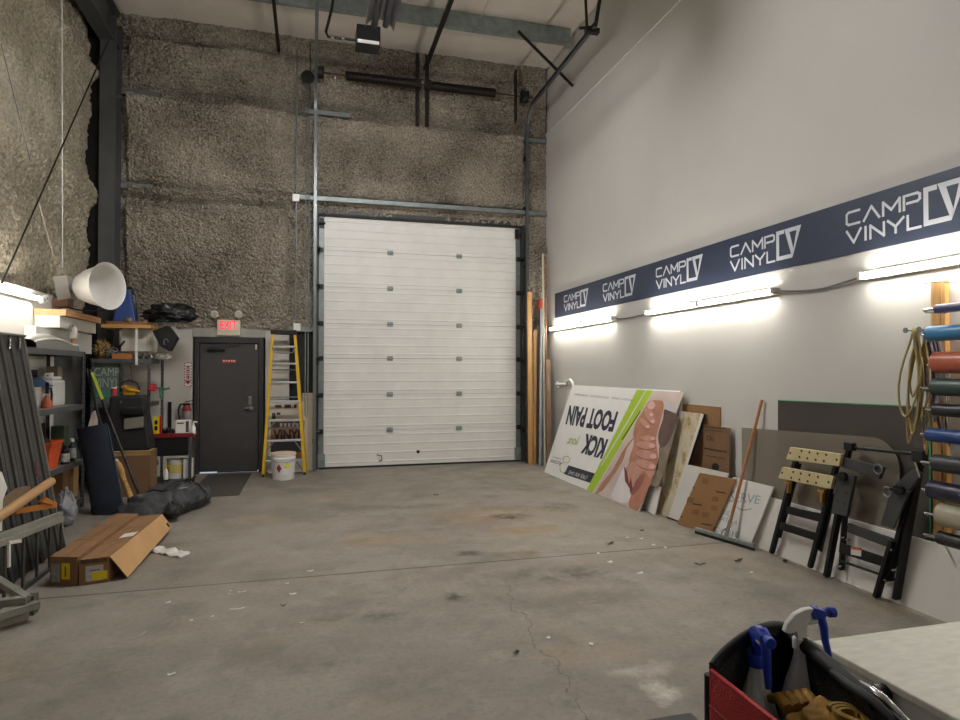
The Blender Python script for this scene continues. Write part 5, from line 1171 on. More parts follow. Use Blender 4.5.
# black bag slumping over the end of the corner shelving
def blob(name, lab, cat, c, r, mt, seed, flat=None, amp=.3, R=None, fr=3.):
    def fn(u, v):
        th = 2*math.pi*u; ph = math.pi*v; d = V((math.sin(ph)*math.cos(th), math.sin(ph)*math.sin(th), math.cos(ph)))
        k = 1 + amp*noise.noise((d.x*fr+seed, d.y*fr, d.z*fr)) + amp*.5*noise.noise((d.x*fr*2.7+seed, d.y*fr*2.7, d.z*fr*2.7)) - amp*.25*abs(noise.noise((d.x*fr*5+seed, d.y*fr*5, d.z*fr*5)))
        p = V((d.x*r[0], d.y*r[1], d.z*r[2]))*k
        if R: p = R @ p
        p += V(c)
        if flat is not None: p.z = max(p.z, flat)
        return p
    m = MB(); m.grid(fn, 72, 40, True); return tag(m.build(name, mt, smooth=True, ang=180), lab, cat)
GLB = mat('black_bag_film', '101012', .32, var=.1, bump=.5, bs=25)
c = ay_(155, 322, 10.0); blob('garbage_bag', 'black plastic bag lying across the planks', 'bag', (c.x+.16, 10.22, zq_+.12), (.34, .2, .16), GLB, 1., zq_, .35)
t = thing('hanging_case', 'black open tool case hanging over the end of the corner shelving', 'case', (-2.2, 10.0, Z4+.01))
K = [ay_(x, y, 9.9) for x, y in ((152, 331), (168, 325), (177.5, 338), (170, 351.5), (160, 346))]
m = MB(); m.poly([k_+V((0, .16, 0)) for k_ in K], (0, -1, 0), .16); m.build('shell', mat('matt_black', '0e0e0f', .8), t, bevel=.012)
m = MB(); cc = ay_(166, 342, 9.895); m.tube([cc+V((.03*math.cos(k*.6), 0, .045*math.sin(k*.6))) for k in range(8)], .006, 6); m.build('latch', GREYP, t)
# loose bits on that shelf
a, b2 = ay_(112, 352, 10.0), ay_(131, 358, 10.0)
m = MB(); m.bb(a.x, b2.x, 10.01, 10.12, Z4, Z4+.075); tag(m.build('wood_offcut', mat('orange_wood', 'b2703a', .6, var=.15), bevel=.003), 'short orange-brown wood offcut on the front edge of the corner shelving', 'board')
m = MB(); a, b2 = ay_(135.5, 333, 9.98), ay_(137.5, 365, 9.98); m.bb(a.x, b2.x, 9.972, 9.99, b2.z, zp); tag(m.build('hanging_strip', WHITE), 'narrow white strip hanging down from the planks', 'strip')
for (px, py, w, d, h, mt, lab) in ((146, 345, .20, .16, .06, mat('scrap_grey', '77736c', .6, var=.3, vs=20), 'grey clutter pile of clips on the corner shelving'), (160, 352, .26, .16, .07, WHITEB, 'white folded sheet beside the black tool case'), (133, 349, .20, .16, .05, mat('pale_rag', 'a9a49b', .8, var=.2), 'pale rag behind the wood offcut')):
    c = ay_(px, py, 10.2); blob('rag_bundle' if 'rag' in lab or 'sheet' in lab else 'clip_bundle', lab, 'rag', (c.x, 10.3 if px != 146 else 10.22, Z4+h*.5), (w/2, d/2, h*.7), mt, px, Z4, .35)
c = ay_(147, 338, 10.05); t = thing('hand_clamp', 'chrome and black hand clamp on the corner shelving', 'clamp', (c.x, 10.06, Z4))
m = MB(); m.tube([(c.x-.05, 10.07, Z4+.01), (c.x-.02, 10.07, Z4+.08), (c.x+.03, 10.07, Z4+.09), (c.x+.07, 10.07, Z4+.02)], .014, 8); m.build('frame', CHROME, t, smooth=True)
m = MB(); m.cyl((c.x-.0, 10.07, Z4+.09), (c.x+.01, 10.07, Z4+.105), .012, 10); m.build('knob', BLACK, t)
# spray gun on the first shelving and amber plastic
p = ax_(79, 345, -2.76)
t = thing('spray_gun', 'white spray gun cup with a copper stem at the end of the shelves', 'spray gun', (p.x-.05, p.y, Z3+.002))
m = MB(); m.lathe([(0, 0), (.045, 0), (.05, .04), (.05, .12), (.02, .15)], Matrix.Translation((p.x-.06, p.y-.02, Z3+.16)), 18, cap=False); m.build('cup', mat('milky_cup', 'bdb7ac', .4, var=.15), t, smooth=True)
m = MB(); m.cyl((p.x-.06, p.y-.02, Z3+.002), (p.x-.06, p.y-.02, Z3+.17), .02, 12); m.build('stem', mat('copper', 'a8663f', .4, .6), t)
m = MB(); m.tube([(p.x-.06, p.y+.02, Z3+.30), (p.x-.06, p.y-.09, Z3+.32), (p.x-.06, p.y-.10, Z3+.24)], .015, 8); m.build('handle', GALV, t, smooth=True)
t = thing('hose_coil', 'small coil of grey hose on the corner shelving next to the amber bundle', 'hose', (-2.78, 10.2, Z4))
m = MB(); m.tube([(-2.77+.075*math.cos(k*.5), 10.09+.03*math.sin(k*.5), Z4+.012+.0035*k+.05*(.5+.5*math.sin(k*.5))) for k in range(36)], .009, 8); m.build('hose', mat('hose_grey', '6f6a60', .5), t, smooth=True)
m = MB(); m.tube([(-2.68, 10.09, Z4+.12), (-2.66, 10.07, Z4+.19), (-2.60, 10.06, Z4+.26)], .012, 8); m.build('nozzle', BLACK, t, smooth=True)
blob('straw_bundle', 'bundle of amber straw-like film beside the white box on the corner shelving', 'bundle', (-2.93, 10.2, Z4+.135), (.10, .12, .13), mat('amber_film', '8a7040', .5, var=.35, vs=22), 5., Z4+.001, .5, fr=6)
# sheet sign with ghost lettering standing in the corner shelving
q = Sheet(V((-3.01, 10.06, 1.218)), V((-2.66, 10.06, 1.218)), V((-2.66, 10.075, 1.80)), V((-3.01, 10.075, 1.80)))
t = thing('clear_sign', 'greenish sheet sign with pale two-line lettering in the corner shelving', 'sign', (-2.84, 10.0, 1.217))
m = MB(); q.slab(m, .006); m.build('sheet', mat('green_grey_sheet', '5f6c63', .25, var=.15), t)
m = MB(); m.poly([q.uv(u, v) for u, v in ((.02, .14), (.99, .14), (.99, .30), (.02, .30))], q.n, .001); m.build('teal_band', mat('teal_band', '3f7a63', .4), t)
m = MB(); m.text('CAMP', [q.uv(.05, .66), q.uv(.98, .66), q.uv(.98, .86), q.uv(.05, .86)], q.n, .0, .0012); m.text('VINYL', [q.uv(.05, .38), q.uv(.98, .38), q.uv(.98, .60), q.uv(.05, .60)], q.n, .0, .0012); m.build('lettering', mat('ghost_lettering', '9aa39c', .5), t)

# cardboard box, black case, cord bundle and tools by the corner shelving
t = thing('cardboard_box', 'open brown box under the black case in front of the corner shelving', 'box', (-2.32, 9.35, 0))
bxa, bxb, bya, byb, bh = -2.60, -2.08, 9.30, 9.67, .60
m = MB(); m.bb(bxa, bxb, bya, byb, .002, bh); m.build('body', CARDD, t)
m = MB(); m.bb(bxa, bxb, bya-.02, bya+.25, bh, bh+.006); m.bb(bxa, bxb, bya-.006, bya, bh-.055, bh+.004); m.build('flap', CARDL, t)
t = thing('hard_case', 'bulky black tool case with a grey inset standing on the brown box', 'case', (-2.32, 9.35, bh+.008))
zc0 = bh+.008; T_ = 1.34
m = MB(); m.add([(-2.63, 9.33, zc0), (-2.09, 9.33, zc0), (-2.09, 9.66, zc0), (-2.63, 9.66, zc0), (-2.60, 9.37, T_), (-2.19, 9.37, T_), (-2.19, 9.64, T_), (-2.60, 9.64, T_)], MB.BF); m.build('shell', BLACKM, t, bevel=.03)
m = MB(); a, b2 = ay_(124, 416, 9.32), ay_(143, 429, 9.32); m.add([(a.x, 9.31, b2.z), (b2.x, 9.31, b2.z+.02), (b2.x, 9.4, b2.z+.02), (a.x, 9.4, b2.z), (a.x, 9.31, b2.z+.14), (b2.x, 9.31, b2.z+.17), (b2.x, 9.4, b2.z+.17), (a.x, 9.4, b2.z+.14)], MB.BF); m.build('grey_inset', mat('inset_grey', '7b786c', .5, var=.08), t, bevel=.006)
m = MB(); a, b2 = ay_(124, 410, 9.32), ay_(143, 415, 9.32); m.bb(a.x-.02, b2.x+.02, 9.28, 9.4, b2.z, a.z+.03); m.build('ledge', BLACK, t, bevel=.02)
m = MB(); a = ay_(121, 402, 9.36); m.cyl(a-V((0, .02, 0)), a+V((0, .02, 0)), .018, 12); m.build('latch', CHROME, t)
t = thing('power_saw', 'yellow power tool with a black cord loop on top of the black case', 'power tool', (-2.4, 9.50, T_))
m = MB(); pts = []
for k in range(40): a = k*.6; pts.append((-2.38+.085*math.cos(a)*(1+.3*math.sin(k*.37)), 9.50+.07*math.sin(a), T_+.03+.09*abs(math.sin(k*.29))+.02*math.sin(a)))
m.tube(pts, .014, 6); m.build('cord', mat('yellow_cord', 'b5871f', .5, var=.15), t, smooth=True)
m = MB(); m.bb(-2.46, -2.32, 9.45, 9.55, T_+.002, T_+.09); m.build('body', mat('tool_yellow', 'b98c1c', .5), t, bevel=.015)
m = MB(); m.tube([(-2.50, 9.50, T_+.05), (-2.49, 9.50, T_+.17), (-2.40, 9.50, T_+.21), (-2.30, 9.50, T_+.17), (-2.26, 9.50, T_+.08)], .012, 8); m.tube([(-2.36, 9.50, T_+.18), (-2.37, 9.51, T_+.32), (-2.39, 9.54, T_+.40)], .006, 6); m.build('handle', BLACK, t, smooth=True)
c = ay_(117, 388, 9.3); t = thing('red_can', 'small red can with a white lid on the edge of the black case', 'can', (-2.5, 9.42, T_))
m = MB(); m.cyl((-2.56, 9.42, T_+.001), (-2.56, 9.42, T_+.10), .035, 16); m.build('can', mat('pinkish_red', 'b5303c', .5), t, smooth=True)
m = MB(); m.cyl((-2.56, 9.42, T_+.10), (-2.56, 9.42, T_+.115), .036, 16); m.build('lid', WHITE, t)
a = ay_(153, 389, 9.98); t = thing('hanging_drill', 'red and green cordless drill hanging on the slotted post', 'drill', (a.x, 9.97, a.z))
m = MB(); m.bb(a.x-.05, a.x+.05, 9.94, 10.0, a.z-.03, a.z+.07); m.build('body', RED, t, bevel=.012)
m = MB(); m.tube([(a.x+.05, 9.97, a.z+.02), (a.x+.15, 9.97, a.z+.0), (a.x+.22, 9.97, a.z+.01)], .014, 8); m.tube([(a.x+.10, 9.97, a.z), (a.x+.11, 9.97, a.z-.14)], .02, 8); m.build('grip', mat('teal_tool', '2f6a4c', .5), t, smooth=True)

# cart with a red tray and what stands on and under it
t = thing('tool_trolley', 'black trolley with a dark red tray beside the fire extinguisher', 'trolley', (-2.0, 9.85, 0))
cx0, cx1, cy0, cy1, ct = -2.27, -1.63, 9.68, 9.99, .775
m = MB(); m.bb(cx0-.0, cx1, cy0, cy1, ct-.03, ct); m.bb(cx0, cx1, cy0-.012, cy0, ct-.04, ct+.02); m.bb(cx0-.012, cx0, cy0, cy1, ct-.04, ct+.02); m.bb(cx1, cx1+.012, cy0, cy1, ct-.04, ct+.02); m.build('tray', mat('dark_red_tray', '6d1a20', .45, var=.08), t, bevel=.003)
m = MB(); m.bb(cx0+.12, cx1-.06, cy0+.01, cy1-.01, ct-.30, ct-.03); m.build('drawer', BLACK, t, bevel=.008)
for x in (cx0+.09, cx1-.03):
    for y in (cy0+.02, cy1-.02): m = MB(); m.bb(x-.018, x+.018, y-.018, y+.018, .06, ct-.03); m.build('leg', mat('trolley_leg', '5a5b5e', .4, .6), t)
m = MB(); m.bb(cx0+.05, cx1, cy0, cy1, .12, .14); m.build('shelf', BLACKM, t)
for x in (cx0+.09, cx1-.03): m = MB(); m.cyl((x-.012, cy0+.03, .032), (x+.012, cy0+.03, .032), .03, 14); m.cyl((x-.012, cy1-.03, .032), (x+.012, cy1-.03, .032), .03, 14); m.build('caster', BLACKM, t)
def onb(px, y): return ay_(px, 430, y).x
x = onb(186, 9.85); t = thing('label_box', 'white box with dark printing on the red trolley tray', 'box', (x, 9.88, ct))
m = MB(); m.bb(x-.13, x+.06, 9.80, 9.95, ct+.001, ct+.19); m.build('carton', WHITEB, t, bevel=.004)
m = MB(); m.bb(x+.005, x+.045, 9.7985, 9.7999, ct+.02, ct+.18); m.bb(x-.11, x-.02, 9.7985, 9.7999, ct+.14, ct+.16); m.build('print', GREYD, t)
x = onb(193.5, 9.73); small_bottle('white spray bottle at the corner of the red trolley tray', 193.5, 0, ct, .17, .033, WHITE, WHITE, WHITEB) if 0 else None
t = thing('bottle', 'small white bottle at the corner of the red trolley tray', 'bottle', (x, 9.72, ct)); m = MB(); m.lathe([(0, 0), (.03, 0), (.03, .09), (.014, .12), (.012, .15)], Matrix.Translation((x, 9.73, ct+.001)), 16, cap=False); m.build('body', WHITE, t, smooth=True)
m = MB(); m.tube([(x, 9.73, ct+.15), (x, 9.73, ct+.175), (x+.05, 9.725, ct+.165)], .011, 8); m.build('spout', WHITE, t, smooth=True)
x = onb(156, 9.8); t = thing('clamp_handle', 'yellow and red clamp handle standing on the red trolley tray', 'clamp', (x, 9.8, ct))
m = MB(); m.bb(x-.035, x+.045, 9.78, 9.82, ct+.001, ct+.25); m.build('yellow_body', YELB, t, bevel=.006)
m = MB(); m.bb(x+.046, x+.075, 9.78, 9.82, ct+.001, ct+.26); m.build('red_bar', RED, t, bevel=.006)
m = MB(); m.bb(x-.012, x+.024, 9.775, 9.779, ct+.06, ct+.12); m.bb(x-.012, x+.024, 9.775, 9.779, ct+.14, ct+.2); m.build('grip_slot', BLACK, t)
m = MB(); m.bb(onb(176, 9.75)-.10, onb(176, 9.75)+.06, 9.72, 9.78, ct+.001, ct+.012); tag(m.build('paper_sheet', mat('pink_paper', 'c9b3ad', .7)), 'folded pale paper lying on the red trolley tray', 'paper')
blob('hand_tool', 'dark hand tools heaped on the red trolley tray', 'tool', (onb(168, 9.88), 9.88, ct+.03), (.09, .07, .045), BLACK, 11., ct+.001, .4)
a = ay_(169.5, 402, 10.98); b2 = ay_(169.5, 433, 10.98); m = MB(); m.bb(a.x-.025, a.x+.025, DY-.075, DY-.052, b2.z, a.z); tag(m.build('black_bar', BLACK), 'black upright bar mounted on the white wall near the extinguisher', 'bar')
# things under the trolley
x = onb(176, 9.85); t = thing('white_bucket', 'white bucket with a yellow label on the lower deck of the trolley', 'bucket', (x, 9.85, .142))
m = MB(); m.lathe([(0, 0), (.10, 0), (.115, .24), (.12, .25), (.12, .27), (.105, .27)], Matrix.Translation((x, 9.85, .142)), 24, cap=False); m.build('pail', WHITEB, t, smooth=True)
m = MB(); m.lathe([(.1085, .08), (.1155, .2)], Matrix.Translation((x, 9.85, .142)), 24, cap=False); m.build('label', mat('pale_yellow_label', 'c7b768', .6, var=.1), t, smooth=True)
x = onb(188, 9.8); m = MB(); m.bb(x-.05, x+.06, 9.74, 9.9, .142, .42); tag(m.build('white_carton', WHITEB, bevel=.003), 'white carton beside the bucket under the trolley', 'box')
x = onb(167, 9.78); t = thing('spray_bottle', 'little white and yellow trigger bottle under the trolley', 'bottle', (x, 9.74, .142)); m = MB(); m.lathe([(0, 0), (.032, 0), (.032, .10), (.012, .15)], Matrix.Translation((x, 9.74, .142)), 16, cap=False); m.build('body', WHITE, t, smooth=True)
m = MB(); m.tube([(x, 9.74, .29), (x, 9.74, .33), (x+.04, 9.735, .335)], .013, 8); m.build('trigger', YELB, t, smooth=True)
# extinguisher
a = ay_(187, 400, 10.93); t = thing('fire_extinguisher', 'silver and red fire extinguisher with a black hose on the white wall', 'fire extinguisher', (a.x, 10.9, .8))
x, y = a.x, DY-.14; zt0 = a.z
m = MB(); m.lathe([(0, 0), (.05, 0), (.065, .02), (.065, .26), (.05, .31), (.022, .34)], Matrix.Translation((x, y, zt0-.42)), 22, cap=False); m.build('cylinder', mat('worn_silver', '9a9694', .4, .4, var=.1), t, smooth=True)
m = MB(); m.lathe([(.066, .245), (.066, .265), (.051, .312), (.024, .34)], Matrix.Translation((x, y, zt0-.42)), 22, cap=False); m.build('red_band', mat('deep_red', '8a2026', .4), t, smooth=True)
m = MB(); m.bb(x-.05, x+.04, y-.02, y+.02, zt0-.085, zt0-.05); m.bar((x-.03, y, zt0-.03), (x+.10, y, zt0-.005), .025, .014); m.bar((x-.02, y, zt0-.06), (x+.10, y, zt0-.07), .025, .014); m.build('handle', BLACK, t)
m = MB(); m.tube([(x-.04, y, zt0-.06), (x-.10, y, zt0-.07), (x-.125, y, zt0-.16), (x-.11, y, zt0-.30), (x-.08, y-.01, zt0-.37)], .014, 10); m.build('hose', BLACK, t, smooth=True)
m = MB(); m.bb(x-.03, x+.03, y+.06, DY-.05, zt0-.30, zt0-.12); m.bb(x-.06, x+.06, y+.05, y+.08, zt0-.45, zt0-.42); m.build('wall_bracket', RED, t)

# poles, navy roll and bat leaning in front of the corner shelving
t = thing('long_pole', 'dark pole with a red grip leaning against the corner shelving', 'pole', (-2.45, 9.3, 0))
def pole_pts(a, b2, za, Xa, Xb): return ax_(a[0], a[1], Xa), ax_(b2[0], b2[1], Xb)
f0 = V((-2.40, 8.86, .02)); dd = ay_(83, 370, 9.96)
f0 = az_(121, 505, .02); dd = V((-2.70, 8.81, 1.70)); m = MB(); m.cyl(f0, dd, .016, 10); m.build('shaft', BLACK, t, smooth=True)
def lerp(a, b2, u): return a*(1-u)+b2*u
m = MB(); m.cyl(lerp(f0, dd, .44), lerp(f0, dd, .56), .022, 12); m.build('red_grip', RED, t, smooth=True)
m = MB(); m.cyl(lerp(f0, dd, .36), lerp(f0, dd, .43), .02, 12); m.build('pink_collar', mat('pink_collar', 'b08a86', .5), t, smooth=True)
t = thing('squeegee_pole', 'black and silver pole with a lime yellow head leaning against the corner shelving', 'pole', (-2.22, 9.0, 0))
f1 = az_(141, 500, .02); d1_ = V((-2.66, 8.80, 1.69))
m = MB(); m.cyl(f1, d1_, .017, 10); m.build('shaft', mat('silver_black', '4c4c4c', .35, .7, var=.6, vs=9), t, smooth=True)
m = MB(); m.bar(lerp(f1, d1_, .78)+V((.02, -.03, 0)), lerp(f1, d1_, .98)+V((.02, -.03, 0)), .10, .03); m.build('lime_head', mat('lime_head', 'a9b63a', .5), t)
t = thing('wooden_bat', 'turned wooden handle with a white knob leaning beside the long poles', 'handle', az_(133, 498))
g0 = az_(133.5, 505, .035); g1 = ay_(116.5, 460, 9.20); pts = [lerp(g0, g1, u) for u in (0, .1, .25, .4, .5, .62, .75, .88, .95)]
m = MB(); m.tube(pts, [.034, .036, .034, .031, .026, .034, .046, .040, .024], 14); m.build('shaft', mat('bat_wood', 'b58e55', .5, var=.12), t, smooth=True)
m = MB()
for u in (.27, .32, .37, .42, .47): m.tube([lerp(g0, g1, u), lerp(g0, g1, u+.012)], .0355, 12)
m.build('dark_band', BROWN, t)
m = MB(); m.tube([lerp(g0, g1, .94), lerp(g0, g1, 1.)], [.024, .018], 12); m.build('knob', WHITE, t, smooth=True)
N_ = [V((-2.30, 8.26, .0)), V((-2.16, 8.05, 0))]
t = thing('fabric_roll', 'tall navy blue fabric roll leaning on the end of the shelving unit', 'fabric', (-2.3, 8.15, 0))
tp = [ax_(83.5, 428, -2.50), ax_(101, 424, -2.46)]; bt = [az_(100.5, 515), az_(115, 513)]
m = MB(); cb = (bt[0]+bt[1])/2; ctp = (tp[0]+tp[1])/2; wv = (tp[1]-tp[0]).length/2
n_ = 12; dirv = (ctp-cb).normalized(); sd = dirv.cross(V((0, -1, 0))).normalized(); dp = sd.cross(dirv)
def roll_fn(u, v):
    a = 6.283*u; c = cb.lerp(ctp, v); w = .16*(1-.0*v); f = 1+.05*math.sin(3*a+4*v)
    return c + sd*(w*math.cos(a)*f) + dp*(.07*math.sin(a)*f) + V((0, 0, .0))
m.grid(lambda u, v: (lambda p: V((p.x, p.y, max(p.z, .002))))(roll_fn(u, v)), 36, 14, True)
m.add([(lambda p: V((p.x, p.y, max(p.z, .002))))(roll_fn(k/36, 1)) for k in range(36)], [tuple(range(36))]); m.build('roll', mat('navy_fabric', '111927', .85, var=.15, vs=4), t, smooth=True)
m = MB(); a = roll_fn(.0, .98); m.tube([roll_fn(.02, v) + (roll_fn(.02, v)-cb.lerp(ctp, v))*.03 for v in (.05, .3, .6, .97)], .012, 8); m.build('teal_edge', mat('teal_edge', '1f3846', .8), t, smooth=True)
P = [ax_(x, y, -2.66) for x, y in ((88, 427), (92, 412), (96, 410), (98, 414), (97, 427))]
m = MB(); m.poly(P, (1, 0, 0), .006); tag(m.build('paper_card', mat('pale_card', 'bdb0a8', .6)), 'pale pointed card sticking up behind the navy roll', 'card')

# ================================================================== RIBBED SHEETS, FRAMES AND TUBE
t = thing('ribbed_sheet', 'tall stack of dark grey ribbed sheets leaning on the shelving unit', 'sheet', (-2.3, 6.2, 0))
def rib_fn(off):
    def fn(u, v):
        y = 5.1 + u*(6.80-5.1); z = 2.0*v; x = -2.27 - off + (-2.66+2.27)*v
        ph = (u*9) % 1.0; r = .018*(1 if .25 < ph < .55 else 0) + .006*(1 if .75 < ph < .85 else 0)
        return (x+r, y + .12*v, z+.002)
    return fn
R_ = rib_fn(0)
m = MB(); us = sorted(set([0, 1]+[k/9+o/9 for k in range(9) for o in (.245, .255, .545, .555, .745, .755, .845, .855)]))
vs = []; 
for v in (0, 1): vs += [R_(u, v) for u in us]
n_ = len(us); m.add(vs, [(i, i+1, n_+i+1, n_+i) for i in range(n_-1)]); 
for k in range(2):
    f = rib_fn(.016+.02*k); c = [V(f(0, 0)), V(f(1, 0)), V(f(1, 1)), V(f(0, 1))]; m.poly([p - V((.012, 0, 0)) for p in c], (1, 0, .2), .012)
m.build('sheets', GREYD, t)
c0_, c1_ = V(R_(1, 0)), V(R_(1, 1)); m = MB(); m.bar(c0_+V((.0, .004, 0)), c1_+V((0, .004, 0)), .02, .012, (1, 0, 0)); m.build('edge_trim', mat('edge_trim', '8b8880', .4, .5), t)
m = MB(); ta, tb = V(R_(0, 1)), V(R_(1, 1)); m.bar(ta+V((-.04, 0, .008)), tb+V((-.04, 0.01, .008)), .13, .022); m.build('top_cap', mat('cap_grey', '6a6965', .5), t, bevel=.008)
for px in (8, 18):
    p = ax_(px, 341, -2.63); m = MB(); m.bb(p.x, p.x+.025, p.y-.02, p.y+.02, p.z-.075, p.z+.03); m.build('clip', CHROME, t, bevel=.004)
m = MB(); p = ax_(36, 462, -2.36); m.bar(p, ax_(38, 476, -2.33), .02, .012); m.build('red_smear', mat('dull_red', '5b2a2c', .6), t)

FR_ = mat('frame_grey', '8b8a80', .5, .3, var=.12)
t = thing('steel_trestle', 'grey metal frame standing on the floor before the ribbed sheets', 'frame', (-2.16, 6.0, 0))
for (a, b2, X) in (((61, 514), (-14, 541.5), -2.13), ((62, 519), (-14, 549), -2.10)):
    m = MB(); pa, pb_ = ax_(a[0], a[1], X), ax_(b2[0], b2[1], X); m.bar(pa, pb_, .035, .045); m.build('top_rail', FR_, t, bevel=.004)
m = MB(); a, b2 = ax_(60.5, 517, -2.115), ax_(66, 547, -2.115); b2.z = 0; m.bar(a, b2, .03, .02, (1, 0, 0)); m.build('stile', FR_, t, bevel=.003)
ya0 = ax_(10, 560, -2.115).y
for k, yy in enumerate((5.25, 5.55, 5.8, 6.05, 6.3)):
    m = MB(); m.bb(-2.125, -2.11, yy-.012, yy+.012, 0, .40); m.build('slat', mat('dark_slat', '474642', .5), t)
m = MB(); m.bb(-2.13, -2.1, 5.1, 6.62, 0, .03); m.build('bottom_rail', GREYD, t)
t = thing('cardboard_tube', 'tan cardboard tube resting across the grey metal frame', 'tube', (-2.15, 5.9, .5))
a, b2 = ax_(51, 481.5, -2.115), ax_(-16, 527, -2.115)
m = MB(); m.cyl(a, b2, .036, 20); m.build('tube', mat('tube_card', 'a9855a', .6, var=.06), t, smooth=True)
m = MB(); d = (a-b2).normalized(); m.cyl(a, a+d*.006, .03, 18); m.build('tube_end', CARDL, t)
t = thing('orange_clamp', 'orange bar clamp lying on the grey metal frame', 'clamp', (-2.12, 6.2, .45))
m = MB(); m.bar(ax_(55.5, 505, -2.17), ax_(14, 511.5, -2.17), .03, .045); m.build('bar', mat('dull_orange', 'b36f1d', .5, var=.1), t, bevel=.005)
m = MB(); m.poly([ax_(x, y, -2.165) for x, y in ((38, 502), (42, 497), (52, 503), (50, 505), (39, 503))], (1, 0, 0), .03); m.build('jaw', mat('dull_orange', 'b36f1d'), t)
m = MB(); m.cyl(ax_(43.5, 498, -2.17), ax_(44, 491, -2.17), .010, 8); m.build('screw', CHROME, t)
P = [ax_(x, y, -2.16) for x, y in ((0, 512), (-6, 503), (4, 497), (16, 488), (26, 486), (27, 490), (14, 500))]
m = MB(); m.poly(P, (1, 0, 0), .03); tag(m.build('curved_offcut', mat('dull_brown', '6a5644', .6)), 'brown curved wood offcut behind the cardboard tube', 'offcut')
P = [ax_(x, y, -2.13) for x, y in ((-6, 470), (1, 472), (6.5, 488), (2, 500), (1, 531), (-6, 533))]
m = MB(); m.poly(P, (1, 0, 0), .006); tag(m.build('white_card', WHITEB), 'corner of a white card in front of the ribbed sheets', 'card')
P = [ax_(x, y, -2.09) for x, y in ((7, 541), (20, 539), (20, 542.5), (8, 544.5))]
m = MB(); m.poly(P, (1, 0, 0), .012); m.bar(ax_(9, 544, -2.085), ax_(9, 567, -2.085), .03, .012, (1, 0, 0)); tag(m.build('white_bracket', WHITEB), 'small white bracket hooked over the lower rail of the grey frame', 'bracket')
# pale grey timber frame on the floor at the frame edge
t = thing('timber_trestle', 'low weathered grey timber frame lying on the floor near the cartons', 'frame', (-2.2, 4.9, 0))
GT = mat('grey_timber', '77756a', .7, var=.2, vs=10)
for (a, b2, z) in (((38, 604), (-30, 625), .105), ((27, 614.5), (-30, 633), .03), ((27, 599.5), (-30, 607), .155)):
    p, q_ = az_(a[0], a[1], z), az_(b2[0], b2[1], z); m = MB(); m.bar(p, q_, .06, .05); m.build('rail', GT, t, bevel=.004)
m = MB(); m.bar(az_(27, 599, .16), az_(-6, 578, .22), .05, .045); m.build('brace', GT, t, bevel=.004)
m = MB(); p = az_(30, 606, .06); m.bb(p.x-.05, p.x+.03, p.y-.02, p.y+.06, 0, .13); m.build('corner_block', mat('dark_block', '4b463d', .7), t)

# ================================================================== CARTONS AND DUFFEL BAG ON THE FLOOR
def carton(name, lab, p0, p1, far, h):
    t = thing(name, lab, 'carton', p0); d = far; m = MB()
    b_ = [p0, p1, p1+d, p0+d]; m.add(b_+[p+V((0, 0, h)) for p in b_], MB.BF); m.build('body', mat('carton_brown', '82603f', .8, var=.08, vs=4), t)
    u = (p1-p0); m = MB(); e = .0015
    def TP(a, b2, z=0): return p0+u*a+d*b2+V((0, 0, h+e*z))
    for a0, a1, b0, b1 in ((0.48, .52, .0, 1.), (0, 1, .33, .345), (0, 1, .66, .67)): m.add([TP(a0, b0), TP(a1, b0), TP(a1, b1), TP(a0, b1)]+[TP(a0, b0, 1), TP(a1, b0, 1), TP(a1, b1, 1), TP(a0, b1, 1)], MB.BF)
    m.build('tape', mat('brown_tape_strip', '6e4f33', .4), t); return t, u, d, h
pA0, pA1, pB1 = az_(50, 585.5), az_(78, 586), az_(108.5, 582)
far = az_(101, 517, .22); far = V((far.x-pA0.x, far.y-pA0.y, 0)); far = V((.06, 1.52, 0))
tA, uA, dA, hA_ = carton('carton', 'long brown carton with a tall yellow label, nearer the grey frame', pA0, pA1-V((.004, 0, 0)), far, .225)
tB, uB, dB, hB_ = carton('carton', 'long brown carton with an open side flap and a white shipping label', pA1+V((.006, 0, 0)), pB1, far, .20)
def fr(p0, u, a0, a1, z0, z1, mt, name, t, k=.0015):
    m = MB(); n = V((u.y, -u.x, 0)).normalized()
    if n.y > 0: n = -n
    m.poly([p0+u*a0+V((0, 0, z0)), p0+u*a1+V((0, 0, z0)), p0+u*a1+V((0, 0, z1)), p0+u*a0+V((0, 0, z1))], n, k); m.build(name, mt, t)
fr(pA0, uA, .42, .72, .05, .175, YELB, 'yellow_label', tA); fr(pA0, uA, .04, .36, .03, .17, mat('worn_label', '8d8c88', .6, var=.3, vs=25), 'white_label', tA); fr(pA0, uA, .54, .58, .07, .15, INKB, 'label_text', tA, .0022)
pB0 = pA1+V((.006, 0, 0))
fr(pB0, uB, .22, .82, .025, .145, mat('shipping_label', 'a8a7a5', .6, var=.2, vs=30), 'white_label', tB); fr(pB0, uB, .42, .96, .03, .095, YELB, 'yellow_label', tB, .0022); fr(pB0, uB, .05, .95, .165, .195, mat('dark_tape', '4c382a', .5), 'tape_end', tB)
fr(pB0, uB, .36, .7, .105, .112, INKB, 'label_text', tB, .0028)
m = MB(); e0 = pB1+V((.006, .0, .198)); e1 = e0+dB; o = V((.12, .02, -.19)); m.poly([e0+o*.98+V((0, .02, 0)), e1+o*.75, e1, e0], (1, 0, .5), .005); m.build('side_flap', mat('flap_tan', 'b58e60', .8, var=.06), tB)
m = MB(); c0_ = e1+o*.45-dB*.06; m.poly([c0_, c0_+dB*.035, c0_+dB*.035+o*.2, c0_+o*.2], (1, 0, .5), .004)
m.v = [p+V((.006, 0, .004)) for p in m.v]; m.build('hand_hole', BLACK, tB)
m = MB(); def_u = uB
